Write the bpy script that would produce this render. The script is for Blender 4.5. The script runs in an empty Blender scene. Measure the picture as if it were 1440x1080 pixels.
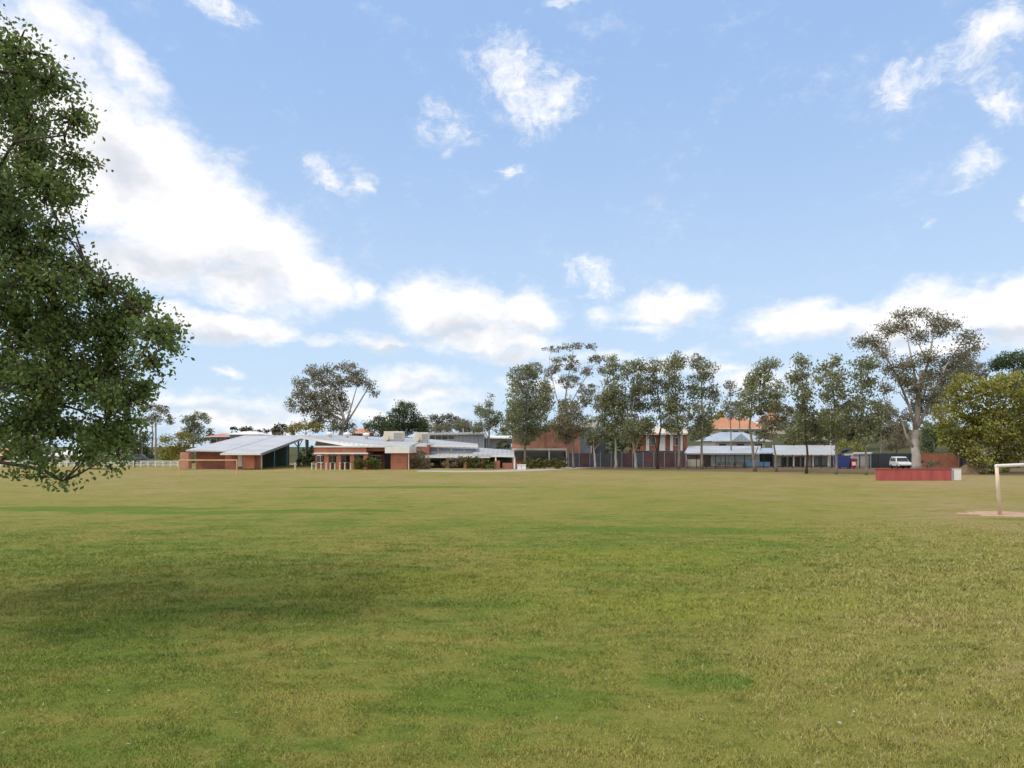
import bpy, math, random
import numpy as np
from mathutils import Vector
C = bpy.context.scene.collection
sc = bpy.context.scene
R = math.radians
H = 3.2                      # camera height; far field is z = 0
HZ = 627                     # horizon row of the photo (1440 x 1080), focal 1000 px

# ------------------------------------------------------------------ camera
cam = bpy.data.cameras.new('camera'); co = bpy.data.objects.new('camera', cam); C.objects.link(co)
co.location = (0, 0, H); co.rotation_euler = (R(90), 0, 0)
cam.sensor_width = 36; cam.lens = 25.0; cam.shift_y = 87/1440
cam.clip_start = .1; cam.clip_end = 5000
sc.camera = co
# ------------------------------------------------------------------ light
S = Vector((-.62, -.36, .98)).normalized()
SUN = 1.15; SKY = .105; EXPO = .90
sl = bpy.data.lights.new('sun', 'SUN'); so = bpy.data.objects.new('sun', sl); C.objects.link(so)
sl.energy = SUN; sl.angle = R(18.0); sl.color = (1, .95, .87)
so.location = S*200; so.rotation_euler = S.to_track_quat('Z', 'Y').to_euler()
sc.view_settings.view_transform = 'Standard'; sc.view_settings.look = 'None'
sc.view_settings.exposure = EXPO; sc.view_settings.gamma = 1
sc.view_settings.use_curve_mapping = False

def px2ang(px, py):
    dx, dy = px-720, HZ-py
    return math.atan2(dx, 1000), math.atan2(dy, math.hypot(1000, dx))

def build_world():
    w = bpy.data.worlds.new('World'); sc.world = w; w.use_nodes = True
    t = w.node_tree; N = t.nodes; L = t.links; N.clear()
    def n(k, **kw):
        o = N.new(k)
        for a, b in kw.items(): setattr(o, a, b)
        return o
    def m(op, a, b=None, c=None, clamp=False):
        o = n('ShaderNodeMath', operation=op, use_clamp=clamp)
        for i, v in enumerate((a, b, c)):
            if v is None: continue
            if isinstance(v, (int, float)): o.inputs[i].default_value = v
            else: L.new(v, o.inputs[i])
        return o.outputs[0]
    def noise(vec, s, d, r=.5):
        o = n('ShaderNodeTexNoise'); L.new(vec, o.inputs['Vector'])
        o.inputs['Scale'].default_value = s; o.inputs['Detail'].default_value = d; o.inputs['Roughness'].default_value = r
        return o
    def ss(v, a, b):
        o = n('ShaderNodeMapRange', interpolation_type='SMOOTHSTEP'); L.new(v, o.inputs[0])
        o.inputs[1].default_value = a; o.inputs[2].default_value = b
        return o.outputs[0]
    out = n('ShaderNodeOutputWorld'); bg = n('ShaderNodeBackground'); L.new(bg.outputs[0], out.inputs[0])
    bg.inputs[1].default_value = SKY
    sky = n('ShaderNodeTexSky', sky_type='NISHITA', sun_disc=False)
    sky.sun_elevation = math.asin(S.z); sky.sun_rotation = math.atan2(S.x, S.y)
    sky.air_density = 1.0; sky.dust_density = 1.2; sky.ozone_density = 1.6
    tc = n('ShaderNodeTexCoord'); sp = n('ShaderNodeSeparateXYZ'); L.new(tc.outputs['Generated'], sp.inputs[0])
    x, y, z = sp.outputs
    az = m('ARCTAN2', x, y); el = m('ARCTAN2', z, m('SQRT', m('ADD', m('MULTIPLY', x, x), m('MULTIPLY', y, y))))
    v0 = n('ShaderNodeCombineXYZ'); L.new(az, v0.inputs[0]); L.new(el, v0.inputs[1])
    sc1 = n('ShaderNodeVectorMath', operation='MULTIPLY'); L.new(v0.outputs[0], sc1.inputs[0]); sc1.inputs[1].default_value = (1, 1.5, 1)
    def warp(src, nz, amt):
        a = n('ShaderNodeVectorMath', operation='SUBTRACT'); L.new(nz.outputs['Color'], a.inputs[0]); a.inputs[1].default_value = (.5, .5, .5)
        b = n('ShaderNodeVectorMath', operation='SCALE'); L.new(a.outputs[0], b.inputs[0]); b.inputs['Scale'].default_value = amt
        c = n('ShaderNodeVectorMath', operation='ADD'); L.new(src, c.inputs[0]); L.new(b.outputs[0], c.inputs[1])
        return c.outputs[0]
    wv = warp(v0.outputs[0], noise(sc1.outputs[0], 9, 4, .55), .075)
    wv = warp(wv, noise(sc1.outputs[0], 30, 3, .6), .022)
    def field(blobs):
        f = None
        for b in blobs:
            px, py, rx, ry, rot, wgt = b
            a, e = px2ang(px, py); dx = px-720; hy = math.hypot(1000, dx)
            ra = rx*1000/(1e6+dx*dx); re = ry/hy*math.cos(e)**2
            mp = n('ShaderNodeMapping', vector_type='TEXTURE'); L.new(wv, mp.inputs[0])
            mp.inputs[1].default_value = (a, e, 0); mp.inputs[2].default_value = (0, 0, R(rot)); mp.inputs[3].default_value = (ra, re, 1)
            ln = n('ShaderNodeVectorMath', operation='LENGTH'); L.new(mp.outputs[0], ln.inputs[0])
            d = m('MULTIPLY_ADD', ln.outputs['Value'], -wgt, wgt)
            f = d if f is None else m('SMOOTH_MAX', f, d, .12)
        return f
    solid = [(30,110,150,120,0,1.1),(110,200,190,170,-40,1.3),(230,270,230,110,-40,1.3),(340,330,190,90,-30,1.25),(440,390,110,52,-12,1.1),
        (510,402,40,34,0,.9),(210,360,190,62,0,1.0),(330,400,120,38,0,.9),(90,40,120,80,-35,.7),(180,90,110,50,-45,.75),
        (465,256,56,34,-20,.85),(505,250,24,36,20,.75),(310,455,145,34,0,.95),(385,468,64,24,0,.9),(240,440,60,30,0,.8),(328,512,46,15,0,.65),
        (640,432,118,66,0,1.2),(590,420,70,36,0,.9),(742,438,66,50,0,1.15),(680,480,150,26,0,.9),(545,482,72,23,0,.85),(470,474,70,16,0,.5),(720,500,110,18,0,.7),
        (580,535,110,26,0,.62),(470,560,150,34,0,.45),(290,562,150,30,0,.75),(400,580,140,22,0,.55),(610,560,130,24,0,.62),(330,590,220,26,0,.7),(540,585,180,22,0,.65),(760,545,110,24,0,.6),(930,510,110,26,0,.75),(1060,540,120,30,0,.65),(860,500,120,18,0,.6),(1010,520,60,18,0,.6),
        (835,385,60,42,-10,.9),(850,440,46,24,0,.6),(938,430,92,34,0,1.0),(905,455,60,18,0,.7),
        (1140,455,125,40,5,1.0),(1270,440,150,48,5,1.1),(1400,425,130,48,8,1.2),(1470,440,120,70,0,1.2),(1330,480,130,28,0,.9),(1090,470,70,20,0,.7),
        (730,115,108,90,-35,.82),(775,160,90,54,20,.95),(705,70,44,58,30,.68),(800,160,60,34,20,.72),
        (1275,125,66,48,25,.85),(1395,50,95,72,20,1.05),(1425,140,60,66,30,.8),(1360,245,68,44,25,.8),(1330,90,60,40,30,.5),(1310,312,16,10,0,.5),(1442,292,36,32,0,.9),
        (800,4,46,22,0,.8),(310,12,75,40,-20,.75),(630,180,70,50,-20,.62),(715,242,34,26,0,.7),(635,212,16,14,0,.45),(440,60,60,20,-30,.24),(740,20,26,16,0,.36)]
    wispy = [b for b in solid if b[1] < 330 and b[0] > 420 or b[:2] == (310, 12) or b[:2] == (835, 385)]
    f = field([b for b in solid if b not in wispy]); fw = field(wispy)
    aa = m('ABSOLUTE', az)
    f = m('MAXIMUM', f, m('MULTIPLY', ss(aa, .8, 1.1), .62))  # cloud added outside the view to raise the ambient light
    f = m('MAXIMUM', f, m('MULTIPLY', ss(el, .66, .95), .55))  # unseen cloud overhead, added for more ambient light
    n1 = noise(sc1.outputs[0], 7, 9, .58).outputs[0]; n2 = noise(sc1.outputs[0], 26, 7, .62).outputs[0]
    n3 = noise(sc1.outputs[0], 85, 6, .65).outputs[0]
    dn = m('ADD', f, m('ADD', m('MULTIPLY', m('SUBTRACT', n1, .5), .85), m('ADD', m('MULTIPLY', m('SUBTRACT', n2, .5), .62), m('MULTIPLY', m('SUBTRACT', n3, .5), .3))))
    alpha = ss(dn, .03, .74)
    sc2 = n('ShaderNodeVectorMath', operation='MULTIPLY'); L.new(wv, sc2.inputs[0]); sc2.inputs[1].default_value = (1, 1.35, 1)
    w1 = noise(sc2.outputs[0], 16, 9, .66).outputs[0]; w2 = noise(sc2.outputs[0], 55, 7, .7).outputs[0]
    dw = m('ADD', fw, m('ADD', m('MULTIPLY', m('SUBTRACT', w1, .5), 2.0), m('MULTIPLY', m('SUBTRACT', w2, .5), 1.0)))
    alpha = m('MAXIMUM', alpha, m('MULTIPLY', m('MULTIPLY', ss(dw, .1, 1.05), ss(fw, .02, .3)), .95))
    # grey undersides
    grey = field([(240,365,230,40,-8,.8),(330,395,110,24,0,.7),(640,468,130,26,0,.9),(745,462,50,18,0,.8),(700,500,120,14,0,.7),(320,470,130,16,0,.7),
        (940,448,80,12,0,.6),(1250,470,190,22,3,.8),(1400,466,120,24,0,.8),(180,240,90,30,-30,.5),(580,548,110,14,0,.6),(290,575,140,16,0,.6),(1390,85,60,18,20,.5),(550,492,60,8,0,.6)])
    n4 = noise(wv, 13, 6, .55).outputs[0]
    gm = ss(m('ADD', grey, m('MULTIPLY', m('SUBTRACT', n4, .5), 2.3)), -.2, .95)
    ccol = n('ShaderNodeMix', data_type='RGBA'); L.new(gm, ccol.inputs[0])
    ccol.inputs[6].default_value = (5.5, 5.45, 5.47, 1); ccol.inputs[7].default_value = (3.7, 3.9, 4.25, 1)
    # bright wisps where thin, thick core a touch darker
    # veil: thin high haze, denser to the horizon
    veil = n('ShaderNodeMix', data_type='RGBA')
    vf = m('MULTIPLY_ADD', n1, .14, .80); L.new(vf, veil.inputs[0])
    vc = n('ShaderNodeMix', data_type='RGBA'); L.new(ss(el, -.02, .55), vc.inputs[0])
    vc.inputs[6].default_value = (3.15, 4.0, 5.0, 1); vc.inputs[7].default_value = (1.88, 2.85, 4.6, 1)
    L.new(sky.outputs[0], veil.inputs[6]); L.new(vc.outputs[2], veil.inputs[7])
    mx = n('ShaderNodeMix', data_type='RGBA'); L.new(alpha, mx.inputs[0]); L.new(veil.outputs[2], mx.inputs[6]); L.new(ccol.outputs[2], mx.inputs[7])
    L.new(mx.outputs[2], bg.inputs[0])
    w.cycles.sampling_method = 'MANUAL'; w.cycles.sample_map_resolution = 512
build_world()

# ------------------------------------------------------------------ material helpers
MAT = {}
def nodes(name):
    m = bpy.data.materials.new(name); m.use_nodes = True
    t = m.node_tree; return m, t, t.nodes, t.links, t.nodes['Principled BSDF']
def flat(name, col, rough=.6, var=.22, scale=1.2, metal=0, spec=.4, bump=0, streak=False):
    if name in MAT: return MAT[name]
    m, t, N, L, b = nodes(name)
    g = N.new('ShaderNodeNewGeometry')
    mp = N.new('ShaderNodeMapping'); L.new(g.outputs['Position'], mp.inputs[0])
    if streak: mp.inputs[3].default_value = (1, 1, .18)
    nz = N.new('ShaderNodeTexNoise'); L.new(mp.outputs[0], nz.inputs['Vector'])
    nz.inputs['Scale'].default_value = scale; nz.inputs['Detail'].default_value = 8; nz.inputs['Roughness'].default_value = .65
    mr = N.new('ShaderNodeMapRange'); L.new(nz.outputs[0], mr.inputs[0]); mr.inputs[1].default_value = .3; mr.inputs[2].default_value = .7
    mx = N.new('ShaderNodeMix'); mx.data_type = 'RGBA'; L.new(mr.outputs[0], mx.inputs[0])
    mx.inputs[6].default_value = [c*(1-var) for c in col]+[1]; mx.inputs[7].default_value = [min(c*(1+var*.7), .95) for c in col]+[1]
    L.new(mx.outputs[2], b.inputs['Base Color'])
    b.inputs['Roughness'].default_value = rough; b.inputs['Metallic'].default_value = metal; b.inputs['Specular IOR Level'].default_value = spec
    if bump:
        bp = N.new('ShaderNodeBump'); bp.inputs['Strength'].default_value = bump; bp.inputs['Distance'].default_value = .03
        L.new(nz.outputs[0], bp.inputs['Height']); L.new(bp.outputs[0], b.inputs['Normal'])
    MAT[name] = m; return m
def brick(name, c1, c2, mortar=(.32, .28, .25)):
    if name in MAT: return MAT[name]
    m, t, N, L, b = nodes(name)
    g = N.new('ShaderNodeNewGeometry'); s = N.new('ShaderNodeSeparateXYZ'); L.new(g.outputs['Position'], s.inputs[0])
    a = N.new('ShaderNodeMath'); L.new(s.outputs[0], a.inputs[0]); L.new(s.outputs[1], a.inputs[1])
    c = N.new('ShaderNodeCombineXYZ'); L.new(a.outputs[0], c.inputs[0]); L.new(s.outputs[2], c.inputs[1])
    k = N.new('ShaderNodeTexBrick'); L.new(c.outputs[0], k.inputs['Vector'])
    k.inputs['Scale'].default_value = 1; k.inputs['Brick Width'].default_value = .24; k.inputs['Row Height'].default_value = .086
    k.inputs['Mortar Size'].default_value = .006; k.inputs['Color1'].default_value = (*c1, 1); k.inputs['Color2'].default_value = (*c2, 1); k.inputs['Mortar'].default_value = (*mortar, 1)
    nz = N.new('ShaderNodeTexNoise'); L.new(g.outputs['Position'], nz.inputs['Vector']); nz.inputs['Scale'].default_value = .8; nz.inputs['Detail'].default_value = 6
    mr = N.new('ShaderNodeMapRange'); L.new(nz.outputs[0], mr.inputs[0]); mr.inputs[1].default_value = .3; mr.inputs[2].default_value = .7; mr.inputs[3].default_value = .78; mr.inputs[4].default_value = 1.12
    v = N.new('ShaderNodeVectorMath'); v.operation = 'SCALE'; L.new(k.outputs[0], v.inputs[0]); L.new(mr.outputs[0], v.inputs['Scale'])
    L.new(v.outputs[0], b.inputs['Base Color']); b.inputs['Roughness'].default_value = .85
    MAT[name] = m; return m
def ribbed(name, col, axis=0, pitch=.8, rough=.45):
    if name in MAT: return MAT[name]
    m, t, N, L, b = nodes(name)
    g = N.new('ShaderNodeNewGeometry')
    w = N.new('ShaderNodeTexWave'); w.bands_direction = 'XYZ'[axis]; L.new(g.outputs['Position'], w.inputs['Vector'])
    w.inputs['Scale'].default_value = .314/pitch
    nz = N.new('ShaderNodeTexNoise'); L.new(g.outputs['Position'], nz.inputs['Vector']); nz.inputs['Scale'].default_value = .35; nz.inputs['Detail'].default_value = 7
    ad = N.new('ShaderNodeMath'); ad.operation = 'MULTIPLY_ADD'; L.new(w.outputs[1], ad.inputs[0]); ad.inputs[1].default_value = .25; L.new(nz.outputs[0], ad.inputs[2])
    mr = N.new('ShaderNodeMapRange'); L.new(ad.outputs[0], mr.inputs[0]); mr.inputs[1].default_value = .35; mr.inputs[2].default_value = .9
    mx = N.new('ShaderNodeMix'); mx.data_type = 'RGBA'; L.new(mr.outputs[0], mx.inputs[0])
    mx.inputs[6].default_value = [c*.76 for c in col]+[1]; mx.inputs[7].default_value = [min(c*1.08, .9) for c in col]+[1]
    L.new(mx.outputs[2], b.inputs['Base Color']); b.inputs['Roughness'].default_value = rough; b.inputs['Metallic'].default_value = .1
    bp = N.new('ShaderNodeBump'); bp.inputs['Strength'].default_value = .5; bp.inputs['Distance'].default_value = .04
    L.new(w.outputs[1], bp.inputs['Height']); L.new(bp.outputs[0], b.inputs['Normal'])
    MAT[name] = m; return m
def leafmat(name, dark, light, dry=None, trans=.3, rough=.55):
    m, t, N, L, b = nodes(name)
    at = N.new('ShaderNodeAttribute'); at.attribute_name = 'tint'
    cr = N.new('ShaderNodeValToRGB'); L.new(at.outputs['Fac'], cr.inputs[0])
    e = cr.color_ramp.elements; e[0].color = (*dark, 1); e[1].color = (*light, 1); e[1].position = .8
    if dry: q = cr.color_ramp.elements.new(.97); q.color = (*dry, 1)
    L.new(cr.outputs[0], b.inputs['Base Color']); b.inputs['Roughness'].default_value = rough; b.inputs['Specular IOR Level'].default_value = .35
    tr = N.new('ShaderNodeBsdfTranslucent'); L.new(cr.outputs[0], tr.inputs[0])
    ms = N.new('ShaderNodeMixShader'); ms.inputs[0].default_value = trans; L.new(b.outputs[0], ms.inputs[1]); L.new(tr.outputs[0], ms.inputs[2])
    L.new(ms.outputs[0], N['Material Output'].inputs[0]); MAT[name] = m; return m

BRK = brick('brick_red', (.34, .105, .06), (.28, .082, .052))
BRKO = brick('brick_orange', (.44, .135, .06), (.36, .105, .05))
BRKP = brick('brick_salmon', (.54, .245, .16), (.47, .205, .13))
ROOF = ribbed('roof_white', (.50, .51, .53), 0, .7)
ROOFB = ribbed('roof_bluegrey', (.42, .48, .57), 0, .7)
ROOFT = ribbed('roof_terracotta', (.52, .24, .13), 2, .35, .8)
WHITE = flat('white_paint', (.76, .75, .72), .5, .1)
CREAM = flat('cream_render', (.62, .57, .48), .8, .12)
GREYM = flat('grey_metal', (.33, .34, .36), .5, .2)
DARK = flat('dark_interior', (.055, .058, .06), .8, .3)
GLASS = flat('dark_glass', (.06, .07, .085), .12, .3, .5, 0, .6)
PGLASS = flat('pale_glass', (.40, .50, .52), .2, .25, .4, 0, .6)
TEAL = flat('teal_steel', (.10, .24, .27), .5, .2)
NET = flat('green_shadecloth', (.035, .07, .062), .95, .35, 1.5)
MAROON = flat('maroon_sheet', (.13, .075, .08), .8, .3)
NAVY = flat('navy_sheet', (.085, .10, .125), .7, .3)
CHAR = flat('charcoal_sheet', (.07, .078, .09), .6, .25)
BLK = flat('black_steel', (.02, .02, .022), .5, .2)
BLUE = flat('blue_plastic', (.04, .07, .26), .45, .15)
SKYB = flat('pale_blue_panel', (.14, .28, .44), .5, .2)
REDP = flat('red_plastic', (.40, .03, .04), .5, .2)
REDW = flat('red_wall_paint', (.40, .095, .085), .8, .22, 2.5, streak=True)
REDC = flat('red_wall_cap', (.30, .05, .045), .8, .25, 2.5)
GALV = flat('galvanised', (.45, .46, .47), .4, .2, 3, .6)
WOODP = flat('pole_timber', (.24, .21, .19), .9, .25, 3, streak=True)
RUBBER = flat('rubber', (.015, .015, .015), .8, .2)
CARW = flat('car_white', (.78, .78, .78), .25, .03, .5, 0, .5)
CARD = flat('car_dark', (.03, .035, .045), .25, .1, .5, 0, .5)
GREENV = flat('green_canvas', (.08, .16, .12), .8, .2)
LAMPR = flat('red_lens', (.4, .02, .02), .2, .1)
LOUV = flat('blue_grey_louvre', (.30, .36, .45), .6, .2, 2)
CHROME = flat('steel', (.5, .5, .5), .25, .1, 2, .9)

# ------------------------------------------------------------------ mesh helpers
class MB:
    def __init__(s): s.v = []; s.f = []
    def add(s, vs, fs):
        o = len(s.v); s.v += [tuple(p) for p in vs]; s.f += [tuple(i+o for i in q) for q in fs]; return s
    def box(s, x0, x1, y0, y1, z0, z1):
        return s.add([(x0,y0,z0),(x1,y0,z0),(x1,y1,z0),(x0,y1,z0),(x0,y0,z1),(x1,y0,z1),(x1,y1,z1),(x0,y1,z1)],
            [(0,3,2,1),(4,5,6,7),(0,1,5,4),(1,2,6,5),(2,3,7,6),(3,0,4,7)])
    def bx(s, cx, cy, z0, w, d, h): return s.box(cx-w/2, cx+w/2, cy-d/2, cy+d/2, z0, z0+h)
    def pb(s, px0, py0, px1, py1, D, dep):          # box whose front face fills a photo rectangle at distance D
        return s.box(X(px0, D), X(px1, D), D, D+dep, max(Z(py1, D), -.05), Z(py0, D))
    def slab(s, pts, th):                            # polygon of top points, thickness downward
        k = len(pts); low = [(p[0], p[1], p[2]-th) for p in pts]
        return s.add(list(pts)+low, [tuple(range(k)), tuple(range(2*k-1, k-1, -1))]+[(i, k+i, k+(i+1) % k, (i+1) % k) for i in range(k)])
    def tube(s, pts, rad, n=6, cap=True):
        pts = [Vector(p) for p in pts]; o = len(s.v); k = len(pts)
        for i, p in enumerate(pts):
            d = (pts[min(i+1, k-1)]-pts[max(i-1, 0)]).normalized()
            u = d.cross(Vector((0, 1, .013)) if abs(d.y) < .9 else Vector((1, 0, 0))).normalized(); w = d.cross(u)
            for j in range(n):
                a = 2*math.pi*j/n; q = p+(u*math.cos(a)+w*math.sin(a))*rad[i]; s.v.append(tuple(q))
        for i in range(k-1):
            for j in range(n):
                s.f.append((o+i*n+j, o+i*n+(j+1) % n, o+(i+1)*n+(j+1) % n, o+(i+1)*n+j))
        if cap: s.f += [tuple(o+j for j in range(n))[::-1], tuple(o+(k-1)*n+j for j in range(n))]
        return s
    def cyl(s, x, y, z0, z1, r, n=10): return s.tube([(x,y,z0),(x,y,z1)], [r, r], n)
    def lathe(s, cx, cy, prof, n=12):
        o = len(s.v)
        for r, z in prof:
            for j in range(n): a = 2*math.pi*j/n; s.v.append((cx+r*math.cos(a), cy+r*math.sin(a), z))
        for i in range(len(prof)-1):
            for j in range(n): s.f.append((o+i*n+j, o+i*n+(j+1) % n, o+(i+1)*n+(j+1) % n, o+(i+1)*n+j))
        s.f.append(tuple(o+(len(prof)-1)*n+j for j in range(n))); return s
    def build(s, name, mat, parent=None, smooth=False, bevel=0):
        o0 = Vector(parent_loc(parent))
        me = bpy.data.meshes.new(name); me.from_pydata([tuple(Vector(p)-o0) for p in s.v], [], s.f); me.update()
        if smooth: me.polygons.foreach_set('use_smooth', [True]*len(me.polygons))
        me.materials.append(mat)
        o = bpy.data.objects.new(name, me); C.objects.link(o)
        if parent: o.parent = parent
        if bevel:
            b = o.modifiers.new('bevel', 'BEVEL'); b.width = bevel; b.segments = 2; b.limit_method = 'ANGLE'
        return o
def parent_loc(p):
    v = Vector((0, 0, 0))
    while p: v += p.location; p = p.parent
    return v
def X(px, D): return (px-720)*D/1000
def Z(py, D): return H-(py-HZ)*D/1000
def P(px, py, D): return (X(px, D), D, Z(py, D))
def gd(py): return H*1000/(py-HZ)                  # distance of flat ground at a photo row
def sst(a): a = min(max(a, 0), 1); return a*a*(3-2*a)
def gz(x, y):
    z = .55*sst((x-1.5)/9)*sst((15-y)/11)
    if y < 60: z += .04*math.sin(x*.35+1)*math.sin(y*.31)*sst((55-y)/30)
    z += sst((y-128)/110)*(1.0+7.5*sst((x-12)/45))
    return z
def tag(o, label=None, cat=None, group=None, kind=None):
    if label: o['label'] = label
    if cat: o['category'] = cat
    if group: o['group'] = group
    if kind: o['kind'] = kind
    return o
def thing(name, label, cat, loc=(0, 0, 0), group=None):
    o = bpy.data.objects.new(name, None); C.objects.link(o); o.location = loc; o.empty_display_size = .5
    return tag(o, label, cat, group)
def copy_tree(o, parent=None):
    c = o.copy(); C.objects.link(c); c.parent = parent
    for ch in list(o.children): copy_tree(ch, c)
    return c

# ------------------------------------------------------------------ grass colour (shared by turf sheet and blades)
def grass_group():
    g = bpy.data.node_groups.new('turf_colour', 'ShaderNodeTree')
    g.interface.new_socket('Color', in_out='OUTPUT', socket_type='NodeSocketColor')
    g.interface.new_socket('Height', in_out='OUTPUT', socket_type='NodeSocketFloat')
    N, L = g.nodes, g.links
    go = N.new('NodeGroupOutput'); geo = N.new('ShaderNodeNewGeometry')
    pos = N.new('ShaderNodeVectorMath'); pos.operation = 'MULTIPLY'; L.new(geo.outputs['Position'], pos.inputs[0]); pos.inputs[1].default_value = (1, 1, 0)
    sp = N.new('ShaderNodeSeparateXYZ'); L.new(geo.outputs['Position'], sp.inputs[0])
    def noise(s, d=6, r=.6, off=0):
        o = N.new('ShaderNodeTexNoise'); o.inputs['Scale'].default_value = s; o.inputs['Detail'].default_value = d; o.inputs['Roughness'].default_value = r
        a = N.new('ShaderNodeVectorMath'); L.new(pos.outputs[0], a.inputs[0]); a.inputs[1].default_value = (off, off*.7, 0)
        L.new(a.outputs[0], o.inputs['Vector']); return o.outputs[0]
    def m(op, a, b=None, c=None, clamp=False):
        o = N.new('ShaderNodeMath'); o.operation = op; o.use_clamp = clamp
        for i, v in enumerate((a, b, c)):
            if v is None: continue
            if isinstance(v, (int, float)): o.inputs[i].default_value = v
            else: L.new(v, o.inputs[i])
        return o.outputs[0]
    def mr(v, a, b, lo=0, hi=1):
        o = N.new('ShaderNodeMapRange'); o.interpolation_type = 'SMOOTHSTEP'; L.new(v, o.inputs[0])
        for i, q in enumerate((a, b, lo, hi)): o.inputs[1+i].default_value = q
        return o.outputs[0]
    def mix(f, a, b):
        o = N.new('ShaderNodeMix'); o.data_type = 'RGBA'; L.new(f, o.inputs[0])
        for i, q in ((6, a), (7, b)):
            if isinstance(q, tuple): o.inputs[i].default_value = (*q, 1)
            else: L.new(q, o.inputs[i])
        return o.outputs[2]
    nw = noise(.5, 4, .6, 40)
    def patch(cx, cy, rx, ry, rot=0):
        mp = N.new('ShaderNodeMapping'); mp.vector_type = 'TEXTURE'; L.new(pos.outputs[0], mp.inputs[0])
        mp.inputs[1].default_value = (cx, cy, 0); mp.inputs[2].default_value = (0, 0, R(rot)); mp.inputs[3].default_value = (rx, ry, 1)
        ln = N.new('ShaderNodeVectorMath'); ln.operation = 'LENGTH'; L.new(mp.outputs[0], ln.inputs[0])
        return mr(m('ADD', ln.outputs['Value'], m('MULTIPLY_ADD', nw, 1.6, -.8)), 1.15, .35)
    big = noise(.07, 5, .6, 3); med = noise(.38, 7, .68, 11); sm = noise(2.6, 6, .65, 7); fine = noise(22, 4, .7); grain = noise(75, 3, .7, 5)
    far = mr(sp.outputs[1], 15, 72); right = mr(m('MULTIPLY_ADD', sp.outputs[1], -.55, sp.outputs[0]), -5, 2.5)
    dryness = m('ADD', m('ADD', m('MULTIPLY', m('SUBTRACT', big, .5), 1.5), m('MULTIPLY', m('SUBTRACT', med, .5), 1.25)), m('MULTIPLY', m('SUBTRACT', sm, .5), .8))
    dryness = m('ADD', m('ADD', dryness, m('MULTIPLY', far, .62)), m('MULTIPLY_ADD', right, .42, .27))
    lush = None
    for a in [(-.1, 8.9, 1.5, .55, 8), (2.4, 9.6, .9, .4, 0), (-13, 34.5, 9, 1.3, 4), (-22, 36, 8, 2, 0), (24.5, 31, 5, .9, 0), (-8, 55, 12, 2, 0), (6.5, 27, 5, 1.2, -5)]:
        q = patch(*a); lush = q if lush is None else m('MAXIMUM', lush, q)
    st = N.new('ShaderNodeVectorMath'); st.operation = 'MULTIPLY'; L.new(pos.outputs[0], st.inputs[0]); st.inputs[1].default_value = (.55, 1.5, 0)
    sn = N.new('ShaderNodeTexNoise'); L.new(st.outputs[0], sn.inputs['Vector']); sn.inputs['Scale'].default_value = .9; sn.inputs['Detail'].default_value = 7; sn.inputs['Roughness'].default_value = .7
    streak = sn.outputs[0]; dryness = m('ADD', dryness, m('MULTIPLY', m('SUBTRACT', streak, .5), 1.3))  # shading of the unmown lumps, put into the turf colour
    dryness = m('SUBTRACT', dryness, m('MULTIPLY', lush, .75))
    c = mix(mr(dryness, -.05, .6), (.118, .176, .024), (.232, .218, .050))
    c = mix(mr(dryness, .5, 1.25), c, (.325, .245, .115))
    # yellow-lime young growth
    c = mix(m('MULTIPLY', mr(noise(.22, 5, .6, 23), .52, .72), .38), c, (.205, .220, .036))
    lime = m('MAXIMUM', patch(3.6, 20.5, 4.2, 2.6), m('MAXIMUM', patch(4.2, 14.2, 4.5, 1.7), patch(-2, 16.5, 4, 2.2, 20)))
    c = mix(m('MULTIPLY', lime, .55), c, (.215, .235, .032))
    c = mix(m('MULTIPLY', patch(24.6, 33.4, 4.9, 2.3), .75), c, (.34, .24, .14))
    # bare litter under the row of trees
    edge = m('ADD', m('MULTIPLY_ADD', sp.outputs[0], .42, sp.outputs[1]), m('MULTIPLY_ADD', med, 12, -6))
    c = mix(m('MULTIPLY', mr(edge, 95, 103), mr(sp.outputs[0], 4, 12)), c, (.165, .115, .072))
    c = mix(mr(sp.outputs[1], 122, 140), c, (.07, .075, .035))
    # fine straw, dark gaps, and lump shading painted in by streak
    c = mix(m('MULTIPLY', mr(fine, .53, .70), m('MULTIPLY_ADD', right, .35, .28)), c, (.36, .32, .16))
    c = mix(mr(grain, .5, .3, 0, .65), c, (.075, .088, .026))
    c = mix(mr(sm, .47, .30, 0, .35), c, (.07, .085, .024))
    c = mix(mr(streak, .46, .30, 0, .5), c, (.075, .085, .022))
    c = mix(mr(streak, .58, .75, 0, .45), c, (.30, .27, .10))
    L.new(c, go.inputs[0])
    L.new(m('ADD', m('MULTIPLY', fine, .5), m('ADD', m('MULTIPLY', grain, .3), m('MULTIPLY', sm, 1.2))), go.inputs[1])
    return g
GG = grass_group()
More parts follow.
